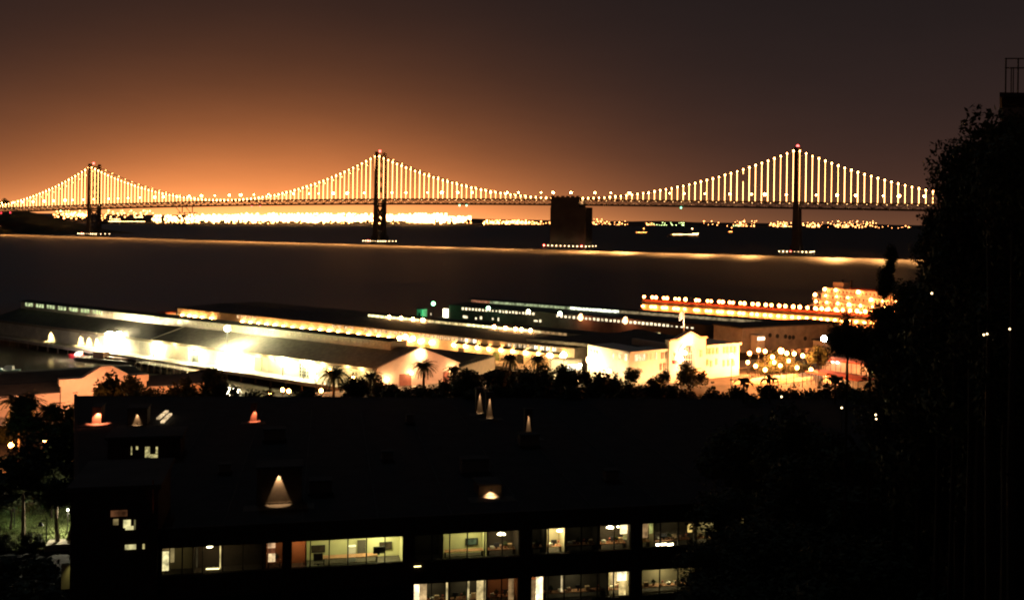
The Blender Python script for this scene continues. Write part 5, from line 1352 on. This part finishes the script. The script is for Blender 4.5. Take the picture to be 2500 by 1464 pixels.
# ------------------------------------------------------------------ office building in front
OA, OB = at(395, 1337, 90), at(1530, 1280, 99)
fo = Frame(V2(OA), V2(OB) - V2(OA)); f = fo; ro_ = angz(fo.u)
def os_(px, py=1340): return (V2(onw(px, py, f(0, 0), f(10, 0))) - f.F).dot(f.u)
BRICK = mat('dark_brick', (.045, .03, .024), .95, .3, 1.5, bump=.3)
OF = thing('office_building', 'long dark brick office block with ribbon windows showing lit rooms', 'building', f(20, 8, 2.5))
bays = [(393, 692), (710, 986), (1010, 1270), (1297, 1541), (1567, 1832), (1858, 2092)]
SL, SR = os_(186), os_(2180)
FL = [(13.75, 16.2, 13.4), (9.2, 11.68, 8.9)]
for (z0, z1) in ((16.2, 17.9), (11.68, 13.75), (7.1, 9.2), (2.5, 7.1)):
    part('wall', MB().prism(quad(f, SL, SR, 0, .4), z0, z1), BRICK, OF)
edges = [SL] + [os_(x) for b_ in bays for x in b_] + [SR]
for a, b_ in zip(edges[::2], edges[1::2]):
    for z0, z1 in ((9.2, 11.68), (13.75, 16.2)): part('column', MB().prism(quad(f, a, b_, .01, .39), z0, z1), BRICK, OF)
fl_p, fr_p = V2(at(184, 984, 158)), V2(at(2330, 975, 165))
rq = [V2(f(SL, .4)), V2(f(SR, .4)), fr_p, fl_p]
part('roof', MB().prism(rq, 16.9, 17.3), mat('office_roof', (.02, .02, .02), .95, .3, .4), OF)
part('wall', MB().wall(fl_p, fr_p, .4, 2.5, 17.35), BRICK, OF); part('wall', MB().wall(V2(f(SL, .4)), fl_p, .4, 2.5, 17.6), BRICK, OF); part('wall', MB().wall(V2(f(SR, .4)), fr_p, .4, 2.5, 17.6), BRICK, OF)
gm = bpy.data.materials.new('office_glass'); gm.use_nodes = True; t = gm.node_tree; t.nodes.clear()
tr_ = t.nodes.new('ShaderNodeBsdfTransparent'); tr_.inputs[0].default_value = (.9, .95, .92, 1); gl_ = t.nodes.new('ShaderNodeBsdfGlossy'); gl_.inputs['Roughness'].default_value = .03
mx = t.nodes.new('ShaderNodeMixShader'); mx.inputs[0].default_value = .06; o_ = t.nodes.new('ShaderNodeOutputMaterial')
t.links.new(tr_.outputs[0], mx.inputs[1]); t.links.new(gl_.outputs[0], mx.inputs[2]); t.links.new(mx.outputs[0], o_.inputs['Surface'])
BARM = mat('bronze_frame', (.035, .03, .025), .6, .1)
for bi, (x0, x1) in enumerate(bays):
    s0, s1 = os_(x0), os_(x1); n_ = 6 if bi < 5 else 5
    for (z0, z1, zf) in FL:
        mb = MB()
        for z in (z0 + .04, z1 - .04): mb.prism(quad(f, s0, s1, .1, .22), z - .04, z + .04)
        for i in range(n_ + 1):
            s_ = lerp(s0 + .05, s1 - .05, i / n_); mb.prism(quad(f, s_ - .05, s_ + .05, .09, .23), z0 + .08, z1 - .08)
        w_ = part('window', mb, BARM, OF)
        for i in range(n_):
            a, b_ = lerp(s0 + .05, s1 - .05, i / n_) + .05, lerp(s0 + .05, s1 - .05, (i + 1) / n_) - .05
            part('pane', MB().poly(f(a, .16, z0 + .08), f(b_, .16, z0 + .08), f(b_, .16, z1 - .08), f(a, .16, z1 - .08)), gm, w_)
RWALL = mat('office_wall_yellow', (.62, .58, .33), .85, .06, .8)
RTAN = mat('office_wall_tan', (.45, .38, .24), .85, .1, .8)
ROR = mat('office_wall_orange', (.45, .22, .11), .85, .15, .8)
RDK = mat('office_wall_dark', (.10, .085, .07), .9, .2, .8)
CARP = mat('carpet', (.09, .075, .06), 1, .3, 4)
CEIL = mat('ceiling_tile', (.55, .53, .45), .9, .08, 2)
DESK = mat('desk_wood', (.30, .15, .08), .5, .25, 3)
def room(fl, x0, x1, depth, wm_, name='room_wall'):
    z0, z1, zf = FL[fl]; s0, s1 = os_(x0) , os_(x1); e = .06
    z1 += .02
    part('floor_slab', MB().prism(quad(f, s0 + e, s1 - e, .42, depth), zf - .15, zf), CARP, OF)
    part('ceiling', MB().prism(quad(f, s0 + e, s1 - e, .42, depth), z1 + .0, z1 + .12), CEIL, OF)
    part(name, MB().prism(quad(f, s0 + e, s1 - e, depth, depth + .12), zf, z1), wm_, OF)
    part(name, MB().prism(quad(f, s0 - e + .012, s0 + e - .012, .42, depth), zf, z1), wm_, OF); part(name, MB().prism(quad(f, s1 - e + .012, s1 + e - .012, .42, depth), zf, z1), wm_, OF)
    return s0, s1, zf, z1
def rlight(s, t, z, pw, col, sx=1.2, sy=.5): light('AREA', OF, f(s, t, z), pw, col, sx=sx, sy=sy, target=f(s, t + .01, z - 2), name='ceiling_light')
def blind(fl, x0, x1, col, st, za=None, zb=None, t=.5, name='blind', sc=1.5):
    z0, z1, zf = FL[fl]; k_ = f'lit_blind_{col[0]:.2f}_{col[1]:.2f}_{st}'
    return part(name, MB().prism(quad(f, os_(x0), os_(x1), t, t + .05), z0 + .02 if za is None else za, z1 - .02 if zb is None else zb), litwin(k_, col, st, sc), OF)  # emission stands in for room light falling on the cloth
def bx(px0, px1, py0, py1, t, th, m, name, label, cat, grp=None):
    a, b_ = onw(px0, py1, f(0, t), f(10, t)), onw(px1, py0, f(0, t), f(10, t))
    q = [V2(a), V2(b_), V2(b_) + f.v * th, V2(a) + f.v * th]; o = thing(name, label, cat, Vector((a.x, a.y, a.z)), grp)
    return o, q, a.z, b_.z
# room A: big yellow meeting room
sa, sb, zf, zc = room(0, 748, 985, 3.2, RWALL)
for px, pw in ((775, 22), (830, 30), (880, 40), (935, 170)): rlight(os_(px), 1.7, zc - .06, pw, FLUO)
sro = room(0, 711, 747, 2.6, ROR); rlight(os_(727), 1.5, zc - .06, 26, (1, .6, .28), .5)
for px0, px1, py0, py1, nm_, lb in ((760, 794, 1329, 1349, 'wall_picture', 'dark framed wide picture on the yellow meeting room wall'), (926, 957, 1321, 1341, 'wall_screen', 'black screen on the bright yellow wall at the right end')):
    o, q, za, zb = bx(px0, px1, py0, py1, 3.05, .06, None, nm_, lb, 'picture' if 'pict' in nm_ else 'screen')
    part('frame', MB().prism(q, za, zb), POLE, o); a, b_ = q[0], q[1]; u_ = (b_ - a).normalized()
    part('panel', MB().prism([a + u_ * .06 - f.v * .01, b_ - u_ * .06 - f.v * .01, b_ - u_ * .06, a + u_ * .06], za + .06, zb - .06), mat('picture_dark', (.05, .035, .025), .4, .4, 2), o)
o, q, za, zb = bx(848, 869, 1334, 1368, 2.0, .5, None, 'cabinet', 'white cabinet by the dark doorway in the yellow meeting room', 'cabinet')
part('body', MB().prism(q, zf, zb), mat('cabinet_white', (.85, .85, .78), .5, .03), o); part('top', MB().prism([q[0] - f.v * .03, q[1] - f.v * .03, q[2], q[3]], zb + .004, zb + .05), mat('cabinet_white', (.85, .85, .78), .5, .03), o)
light('POINT', OF, V3(V2(q[0]) * .5 + V2(q[1]) * .5 - f.v * .8, zb + .5), 22, FLUO, .15)
o, q, za, zb = bx(872, 893, 1317, 1366, 3.0, .1, None, 'door', 'dark doorway beside the white cabinet in the yellow room', 'door')
part('leaf', MB().prism(q, zf, zb), RDK, o); part('handle', MB().ball(V3(q[1] - f.v * .06 + (q[0] - q[1]) * .15, zf + 1.0), .05, 6, 4), STEEL, o)
def desk(px0, px1, t, fl, label, h=.75, dp=.8):
    zf_ = FL[fl][2]; s0, s1 = os_(px0), os_(px1); o = thing('desk', label, 'desk', f((s0 + s1) / 2, t, zf_))
    part('desk_top', MB().prism(quad(f, s0, s1, t, t + dp), zf_ + h - .05, zf_ + h), DESK, o)
    for s_ in (s0 + .08, s1 - .08): part('leg', MB().prism(quad(f, s_ - .04, s_ + .04, t + .05, t + dp - .05), zf_, zf_ + h - .05), BARM, o)
    return o, zf_ + h
_, zd_ = desk(790, 925, .9, 0, 'long brown table along the windows of the yellow meeting room', .78, 1.0)
o, q, za, zb = bx(911, 938, 1356, 1372, 1.2, .08, None, 'monitor', 'dark computer monitor on the table below the black screen', 'monitor')
part('screen', MB().prism(q, zd_ + .12, zd_ + .75), POLE, o); part('stand', MB().prism([q[0] * .6 + q[1] * .4, q[0] * .4 + q[1] * .6, q[0] * .4 + q[1] * .6 + f.v * .1, q[0] * .6 + q[1] * .4 + f.v * .1], zd_, zd_ + .12), POLE, o)
o, q, za, zb = bx(765, 788, 1360, 1380, 1.1, .5, None, 'chair', 'dark high backed chair at the left of the meeting table', 'chair')
part('backrest', MB().prism([q[0], q[1], q[1] + f.v * .08, q[0] + f.v * .08], zf + .55, zf + 1.25), RDK, o); part('seat', MB().prism([q[0] - f.v * .5, q[1] - f.v * .5, q[1], q[0]], zf + .42, zf + .5), RDK, o); part('leg', MB().prism([lerp(q[0], q[1], .4) - f.v * .3, lerp(q[0], q[1], .6) - f.v * .3, lerp(q[0], q[1], .6) - f.v * .2, lerp(q[0], q[1], .4) - f.v * .2], zf, zf + .42), BARM, o)
# room B: second yellow room
room(0, 1083, 1190, 2.8, RWALL); rlight(os_(1108), 1.3, zc - .06, 20, FLUO, .8); rlight(os_(1162), 1.3, zc - .06, 64, FLUO, .8)
o, q, za, zb = bx(1136, 1167, 1312, 1331, 2.65, .06, None, 'wall_picture', 'dark picture on the second yellow room wall', 'picture'); part('frame', MB().prism(q, za, zb), POLE, o)
part('panel', MB().prism([q[0] + (q[1] - q[0]) * .12 - f.v * .02, q[0] + (q[1] - q[0]) * .88 - f.v * .02, q[0] + (q[1] - q[0]) * .88, q[0] + (q[1] - q[0]) * .12], za + .1, zb - .1), mat('picture_blue', (.08, .12, .12), .4, .4, 2), o)
desk(1090, 1186, 1.0, 0, 'low brown desk in the second yellow room', .72)
# remaining rooms: dim shells, lit blinds and clutter
ITEMS = ['monitor', 'paper_tray', 'storage_box', 'desk_lamp', 'plant_pot', 'binder_row']
cols = {'monitor': (.05, .05, .06), 'paper_tray': (.8, .78, .68), 'storage_box': (.5, .36, .22), 'desk_lamp': (.3, .08, .05), 'plant_pot': (.10, .22, .06), 'binder_row': (.55, .52, .4)}
def clutter(px0, px1, fl, room_name, seed, t=.9):
    rg = random.Random(seed); _, zt_ = desk(px0, px1, t, fl, f'cluttered desk in {room_name}')
    its = ITEMS[:]; rg.shuffle(its); s0, s1 = os_(px0), os_(px1); n_ = max(3, min(6, int((s1 - s0) / .45)))
    for i, it in enumerate(its[:n_]):
        c = f(lerp(s0 + .25, s1 - .25, (i + .5) / n_), t + .35, zt_); o = thing(it, f'{it.replace("_", " ")} on the desk in {room_name}', it.replace('_', ' '), c)
        m_ = mat('item_' + it, cols[it], .6, .15, 4)
        if it == 'monitor': part('screen', MB().box(c + Vector((0, 0, .36)), .55, .06, .36, f.u), m_, o); part('stand', MB().box(c + Vector((0, 0, .09)), .12, .12, .18, f.u), m_, o)
        elif it == 'desk_lamp': part('base', MB().tube(c, c + Vector((0, 0, .03)), .1, n=8), m_, o); part('stem', MB().tube(c + Vector((0, 0, .03)), c + Vector((.08, 0, .42)), .02, n=5), m_, o); part('shade', MB().tube(c + Vector((.08, 0, .42)), c + Vector((.2, 0, .34)), .06, .14, 8), m_, o)
        elif it == 'plant_pot': part('pot', MB().tube(c, c + Vector((0, 0, .2)), .09, .12, 8), mat('clay_pot', (.4, .16, .08), .8, .1), o); piece('crown', CRL[0], o, c + Vector((0, 0, .42)), 0, (.28, .28, .28))
        elif it == 'paper_tray':
            for k_ in range(3): part('sheet', MB().box(c + Vector((0, 0, .04 + .09 * k_)), .4, .3, .05, f.u), m_, o)
        elif it == 'binder_row':
            for k_ in range(4): part('binder', MB().box(c + V3(f.u * (.09 * k_ - .13), .17), .075, .26, .33, f.u), mat(f'binder_{k_ % 2}', ((.6, .55, .42), (.35, .12, .08))[k_ % 2], .7, .1), o)
        else: part('body', MB().box(c + Vector((0, 0, .17)), .42, .34, .34, f.u), m_, o); part('lid', MB().box(c + Vector((0, 0, .37)), .45, .37, .05, f.u), m_, o)
def shade_lamp(px, py, t, w, label, st=6, tilt=0):
    p = onw(px, py, f(0, t), f(10, t)); o = thing('pendant_lamp', label, 'lamp', p + Vector((0, 0, .3)))
    part('shade', MB().tube(p, p + Vector((0, 0, .12)), w, w * .55, 14), emi('pendant_light', (1, .86, .5), st), o); part('cord', MB().tube(p + Vector((0, 0, .12)), p + Vector((0, 0, .45)), .015, n=4), BARM, o)
    light('POINT', OF, p + Vector((0, 0, -.15)), 18, WARM, .1)
for fl, x0, x1, m_, nm_, dim in ((0, 394, 470, RTAN, 'the far left office room', .5), (0, 470, 647, RDK, 'the dim left office room', .35), (0, 649, 691, ROR, 'the pinkish left office room', 4), (0, 1012, 1082, RDK, 'the unlit room between the yellow rooms', .6), (0, 1191, 1268, RDK, 'the dark room right of the second yellow room', 2), (0, 1299, 1336, RDK, 'the plant room', 1.5), (0, 1337, 1383, RTAN, 'the bright narrow office room', 60), (0, 1384, 1466, RDK, 'the dim middle office room', 1.5), (0, 1467, 1540, RDK, 'the upper room left of the brick column', 9), (0, 1569, 1600, RTAN, 'the greenish shelf room', 7), (0, 1601, 1700, RDK, 'the upper room with tube lamps', 3), (0, 1701, 1830, RTAN, 'the upper room behind leaves', 22),
        (1, 1012, 1100, RDK, 'the lower left room', 9), (1, 1101, 1192, RDK, 'the lower second room', 8), (1, 1193, 1268, ROR, 'the lower orange room', 4), (1, 1299, 1331, ROR, 'the lower room with bright blind', 9), (1, 1332, 1488, RDK, 'the long lower workshop room', 11), (1, 1489, 1540, RTAN, 'the lower bright store room', 34), (1, 1569, 1700, RTAN, 'the lower tan room behind leaves', 26), (1, 1701, 1830, RDK, 'the last lower room', 14), (0, 1860, 2090, RTAN, 'the upper far right room', 40), (1, 1860, 2090, RDK, 'the lower far right room', 4)):
    s0, s1, zf_, zc_ = room(fl, x0, x1, 2.8, m_)
    rlight((s0 + s1) / 2, 1.5, zc_ - .06, dim * 2.2, (1, .86, .48) if m_ != ROR else (1, .6, .3), .6, .4)
    if x1 - x0 > 28 and x0 < 1840 and dim > 1: clutter(x0 + 5, x1 - 5, fl, nm_, x0 + fl)
blind(0, 394.5, 411, (1, 0.83, 0.41), 1.2, 14.05, 15.75, .45, 'curtain'); blind(0, 394.5, 411, (1, 0.64, 0.25), .25, 15.82, 16.12, .46); blind(0, 414, 424, (0.9, 0.66, 0.28), .35, 14.7, 15.95, .6)
blind(0, 535.5, 538.5, (1, 0.75, 0.31), .9, 13.95, 16.1, .5); blind(0, 479, 481, (0.5, 0.39, 0.20), .15, 14.2, 16.0, .5)
blind(0, 653, 672, (1, 0.57, 0.31), .85, 15.55, 16.15, .5); blind(0, 653, 671, (0.9, 0.29, 0.12), .30, 15.05, 15.55, .52); blind(0, 655, 672, (1, 0.68, 0.37), 1.3, 14.3, 15.05, .5)
shade_lamp(1224, 1303, 1.0, .42, 'wide white shade lamp at the window top right of the second yellow room'); shade_lamp(1366, 1295, .8, .3, 'bright shade lamp at the top of the narrow office room', 9); shade_lamp(1490, 1287, .9, .4, 'broad glowing shade lamp in the upper room left of the brick column', 10); shade_lamp(1509, 1286, .9, .14, 'small glowing lamp right of the broad shade lamp', 10)
shade_lamp(512, 1334, .9, .28, 'small shade lamp at the top of the dim left office room', 1.2)
blind(0, 1517, 1534.5, (1, 0.75, 0.37), 2.0, 15.15, 16.15, .45); blind(0, 1524, 1534, (0.75, 0.60, 0.20), .5, 14.6, 15.1, .45)
blind(0, 1569, 1586, (0.9, 0.51, 0.23), .45, 14.6, 16.0, .6); blind(0, 1590, 1598, (0.75, 0.74, 0.23), .6, 15.0, 16.1, .6)
for x0, x1 in ((1602, 1627), (1630, 1643)):
    a, b_ = onw(x0, 1329, f(0, .6), f(10, .6)), onw(x1, 1327, f(0, .6), f(10, .6)); o = thing('tube_lamp', 'longer glowing tube lamp low in the upper right room' if x0 == 1602 else 'shorter glowing tube lamp beside the longer one', 'lamp', a)
    part('tube', MB().tube(a, b_, .1, n=8), emi('tube_light', (1, .82, .48), 8), o); part('bracket', MB().tube(lerp(a, b_, .5), lerp(a, b_, .5) + Vector((0, 0, .5)), .02, n=4), BARM, o)
blind(0, 1684, 1695, (1, 0.66, 0.20), .9, 14.9, 15.7, .6)
blind(1, 1012, 1027, (1, 0.74, 0.43), 2.2, None, None, .45); blind(1, 1029, 1046, (1, 0.64, 0.31), .7, 9.3, 11.4, .8); blind(1, 1092.5, 1096.5, (1, 0.72, 0.33), 1.0, None, None, .5); blind(1, 1142, 1150, (1, 0.74, 0.35), .9, None, None, .6); blind(1, 1168, 1189, (1, 0.72, 0.33), .8, 9.3, 11.55, .6)
blind(1, 1246, 1259, (0.9, 0.51, 0.22), .35, None, None, .6); blind(1, 1299, 1311, (0.8, 0.46, 0.20), .35, None, 11.2, .6); blind(1, 1312.5, 1329, (1, 0.77, 0.44), 2.6, None, 11.5, .45); blind(1, 1374, 1378, (1, 0.74, 0.39), 1.0, 9.9, 11.6, .5)
blind(1, 1497, 1509, (1, 0.68, 0.31), .8, 10.3, 11.5, .6); blind(1, 1511, 1534, (1, 0.79, 0.47), 2.2, 10.6, None, .45); blind(1, 1516, 1533, (1, 0.70, 0.28), 1.0, None, 10.55, .45)
# floor-edge strip lights
for x0, x1, y in ((503, 535, 1388), (1011, 1028, 1382)):
    a, b_ = onw(x0, y, f(0, -.05), f(10, -.05)), onw(x1, y - 1, f(0, -.05), f(10, -.05)); part('strip_light', MB().bar(a, b_, .05, .07), emi('strip_yellow', (1, .85, .35), 2.2), OF)
# left brick tower of the office
TWm = thing('stair_tower', 'dark brick stair tower at the left end of the office with small lit windows', 'building', f(SL + 3, 4, 2.5))
st1 = os_(386)
part('wall', MB().prism(quad(f, SL - .4, st1, -.5, 9), 2.5, 21.6), BRICK, TWm); part('roof', MB().prism(quad(f, SL - .7, st1 + .3, -.8, 9.3), 21.6, 22.0), DARKROOF, TWm)
def twin(px0, px1, py0, py1, col, st, nm_='window'):
    a, b_ = onw(px0, py1, f(0, -.56), f(10, -.56)), onw(px1, py0, f(0, -.56), f(10, -.56))
    return part(nm_, MB().prism([V2(a), V2(b_), V2(b_) + f.v * .05, V2(a) + f.v * .05], a.z, b_.z), litwin(f'tower_{px0}', col, st, 1.2), TWm)
twin(276, 289, 1266, 1281, (.9, .68, .28), .30); twin(301, 319, 1268, 1288, (1, .9, .42), .8); twin(306, 326, 1283, 1293, (1, .9, .42), .75); twin(305, 332, 1328, 1341, (1, .9, .42), .85); twin(348, 353, 1327, 1339, (1, .85, .35), .55); twin(270, 311, 1244, 1261, (.55, .22, .09), .16); twin(327, 331, 1268, 1292, (.8, .72, .3), .18)
part('drain_pipe', MB().tube(onw(374, 1252, f(0, -.62), f(10, -.62)), onw(374, 1170, f(0, -.62), f(10, -.62)), .06, n=6), mat('rust_pipe', (.3, .12, .06), .7, .2), TWm)
pz = onw(372, 1236, f(0, -1.4), f(10, -1.4)); light('SPOT', TWm, pz + Vector((0, 0, -2.0)), 10, (1, .35, .15), .05, target=onw(374, 1180, f(0, -.6), f(10, -.6)), cone=30)
for k_, (s_, t_, a, b_, h_) in enumerate(((14, 12, 2.2, 1.6, 1.1), (22, 25, 1.2, 1.2, .8), (31, 18, 3.0, 1.8, 1.3), (9, 38, 2.6, 2.0, 1.2), (27, 46, 1.0, 1.0, .9), (40, 30, 2.4, 1.6, 1.2), (4, 22, 1.2, 1.2, .7), (45, 12, 1.4, 1.2, .9))):
    c = f(s_, t_, 17.3); o = thing('roof_vent', ('wide', 'small square', 'largest', 'low broad', 'smallest', 'far right', 'low left', 'right front')[k_] + ' dark vent box standing on the office roof', 'vent', c, 'vent boxes on the office roof')
    part('curb', MB().box(c + Vector((0, 0, .12)), a + .3, b_ + .3, .24, f.u), DARKROOF, o); part('body', MB().box(c + Vector((0, 0, .24 + h_ / 2)), a, b_, h_, f.u), STEEL, o); part('cap', MB().box(c + Vector((0, 0, .3 + h_)), a + .2, b_ + .2, .12, f.u), DARKROOF, o)
for s_ in range(-2, 60, 7): part('roof_seam', MB().bar(f(s_, .6, 17.33), f(s_ + 2, 58, 17.33), .12, .06), DARKROOF, OF)
# penthouses and wall lamps on the roof: cones of light on walls
def cone(ax, ay, jy, pxa, pxb, label, pw, col, ang, out=.28, cat='penthouse', ext=.5, th=3.0, wallm=mat('penthouse_wall', (.11, .09, .07), .9, .2, 1), tilt=0.0):
    p0 = gz(ax, jy, 17.3); fw_ = Frame(V2(p0), f.u); top = at(ax, ay, p0.y).z
    s0 = -(ax - pxa) * p0.y / 2500; s1 = (pxb - ax) * p0.y / 2500
    o = thing(cat, label, 'roof structure', p0, 'walls with wall lamps on the office roof')
    part('wall', MB().prism(quad(fw_, s0, s1, 0, th), 17.3, top + ext), wallm, o); part('cap', MB().prism(quad(fw_, s0 - .12, s1 + .12, -.1, th + .1), top + ext, top + ext + .12), DARKROOF, o)
    part('spill_patch', MB().prism(quad(fw_, s0 - 1.2, s1 + 1.2, -2.2, -.1), 17.3, 17.34), mat('spill_patch_tone', (.07, .062, .05), .9, .2, 1), o)  # paler patch added so the lamp's spill on the floor reads brighter
    part('plinth', MB().prism(quad(fw_, s0 - .05, s1 + .05, -.08, 0), 17.3, 17.52), wallm, o)
    lp_ = fw_(tilt, -out, top + .06); part('wall_lamp', MB().box(lp_ + Vector((0, 0, .1)), .22, .22, .16, f.u), POLE, o)
    light('SPOT', o, lp_, pw, col, .05, target=fw_(tilt * .3, -out * .75, 17.3), cone=ang, blend=.35)
    return o, fw_
WLM = (1, .60, .30)
cone(680, 1154, 1230, 628, 735, 'broad roof wall with a wide cone of lamplight above the yellow meeting room', 1500, WLM, 48, .16)
cone(335, 1007, 1037, 312, 358, 'small roof wall with a bell shaped cone of light near the roof edge', 800, WLM, 44, .14)
cone(1171, 957, 1008, 1162, 1180, 'slim roof pier with a narrow streak of light, left of a close pair', 2200, WLM, 20, .09, th=.8)
cone(1195, 968, 1020, 1186, 1204, 'slim roof pier with a narrow streak of light, right of a close pair', 2200, WLM, 20, .09, th=.8)
cone(1290, 1009, 1067, 1281, 1299, 'lone slim roof pier with a narrow streak of light', 2200, WLM, 19, .09, th=.8)
cone(1197, 1196, 1211, 1168, 1226, 'low roof wall with a short flat pool of light', 800, WLM, 105, .4)
cone(240, 1004, 1033, 226, 246, 'red lit roof wall at the left end of the roof edge', 3200, (1, .24, .11), 95, .3)
cone(622, 994, 1028, 612, 626, 'red lit slim roof wall left of the roof middle', 2600, (1, .22, .10), 50, .3, th=.6)
for k_, (x0, y0, x1, y1) in enumerate(((386, 1021, 408, 1003), (396, 1030, 416, 1010))):
    a, b_ = gz(x0, y0, 17.6), gz(x1, y1, 17.6); single('skylight', MB().bar(a, b_, .45, .25), litwin('skylight_glow', (1, .72, .40), .8, 1), ('upper' if k_ == 0 else 'lower') + ' of two slanting glowing skylight strips on the office roof', 'skylight', a, 'glowing skylight strips')
# roof-top pavilion with leafy lit windows
rp0 = gz(352, 1119, 17.3); frp = Frame(V2(rp0), f.u)
RP = thing('roof_pavilion', 'roof pavilion with yellow lit windows half hidden by plants', 'pavilion', rp0)
part('wall', MB().prism(quad(frp, -4, 4, 0, 5), 17.3, 19.6), BRICK, RP); part('roof', MB().prism(quad(frp, -4.3, 4.3, -.3, 5.3), 19.6, 19.9), DARKROOF, RP)
for x0, x1, y0, y1 in ((319.5, 322.5, 1089, 1110), (332, 337, 1089, 1097), (354, 366, 1090, 1116), (366, 385, 1108, 1117), (380, 385, 1090, 1106)):
    a, b_ = onw(x0, y1, frp(0, -.06), frp(10, -.06)), onw(x1, y0, frp(0, -.06), frp(10, -.06)); part('window', MB().prism([V2(a), V2(b_), V2(b_) + f.v * .05, V2(a) + f.v * .05], a.z, b_.z), litwin('roof_window_yellow', (1, .86, .36), .5, 2.5), RP)
# lit wall at the office corner, lower left
lw0 = onw(150, 1428, V2(f(SL, 4)), V2(f(SL - 10, 4))); lw1 = onw(190, 1428, V2(f(SL, 4)), V2(f(SL - 10, 4)))
YW = single('courtyard_wall', MB().wall(lw0, lw1, .3, lw0.z - .3, onw(170, 1374, V2(f(SL, 4)), V2(f(SL - 10, 4))).z), RWALL, 'yellow lamplit courtyard wall beside the office corner', 'wall', lw0)
light('SPOT', None, lerp(lw0, lw1, .75) - V3(f.v * .9, -2.6), 45, (1, .85, .35), .1, target=lerp(lw0, lw1, .8), cone=70, blend=.9, name='courtyard_light')
# small lights in the dark slope, upper right house, roof frame
for px, py, d, ds in ((2055, 995, 120, 'small lamp high in the dark slope trees'), (2138, 1012, 118, 'upper of two stacked small lamps in the dark slope'), (2139, 1022, 118, 'lower of two stacked small lamps in the dark slope'), (2410, 815, 70, 'warm porch lamp seen in the right tree mass'), (2402, 817, 70, 'fainter porch lamp left of the warm porch lamp'), (2465, 803, 70, 'white porch lamp furthest right in the tree mass'), (2275, 716, 80, 'single small lamp among the right trees'), (1908, 968, 125, 'faint lamp in the dark slope below the shelters')):
    p = at(px, py, 36 if d < 90 else 55); o = thing('porch_lamp', ds, 'lamp', p, 'small lamps among the dark slope trees')
    part('globe', MB().ball(p, (.034 if d < 90 else .05), 8, 6), emi('porch_light', (1, .72, .36), 3), o); part('stem', MB().tube(p, p - Vector((0, 0, 1.5)), .015, n=5), POLE, o)
hx = at(2446, 238, 46); HS = thing('hillside_house', 'dark house top behind the trees at the upper right edge', 'house', Vector((hx.x + 8, hx.y, hz(hx.x + 8, hx.y))))
part('wall', MB().prism([(hx.x, 46), (hx.x + 16, 46), (hx.x + 20, 56), (hx.x * 56 / 46 + .3, 56)], 10, hx.z), BRICK, HS); part('roof', MB().prism([(hx.x - .2, 45.8), (hx.x + 16.3, 45.8), (hx.x + 20.3, 56.2), (hx.x * 56 / 46, 56.2)], hx.z, hx.z + .2), DARKROOF, HS)
PG = thing('roof_frame', 'thin dark metal frame on the roof at the upper right edge', 'frame', hx)
zt_ = at(2456, 143, 47).z; x0 = at(2456, 143, 47).x; x1 = at(2486, 143, 47).x
for x in (x0, x1): part('post', MB().bar((x, 47, hx.z), (x, 47, zt_), .05), POLE, PG)
for x in (lerp(x0, x1, .45), lerp(x0, x1, .62)): part('post', MB().bar((x, 47, hx.z), (x, 47, zt_ - .4), .035), POLE, PG)
for z in (zt_, zt_ - .43): part('rail', MB().bar((x0 - .02, 47.04, z), (x1 + 1.2, 47.04, z + .02), .05), POLE, PG)
for k_ in range(4):
    for z_ in (hx.z - 3.2, hx.z - 6.6):
        xw = hx.x + 2.2 + k_ * 3.8
        w_ = part('window', MB().prism([(xw, 45.94), (xw + 1.5, 45.94), (xw + 1.5, 46.02), (xw, 46.02)], z_, z_ + 1.9), DARKW, HS)
        part('window_frame', MB().bar((xw - .1, 45.9, z_ - .08), (xw + 1.6, 45.9, z_ - .08), .14).bar((xw - .1, 45.9, z_ + 1.98), (xw + 1.6, 45.9, z_ + 1.98), .14).bar((xw + .75, 45.9, z_), (xw + .75, 45.9, z_ + 1.9), .08), STEEL, w_)
part('cornice', MB().prism([(hx.x - .1, 45.7), (hx.x + 16.2, 45.7), (hx.x + 16.2, 46), (hx.x - .1, 46)], hx.z - .9, hx.z - .5), STEEL, HS)
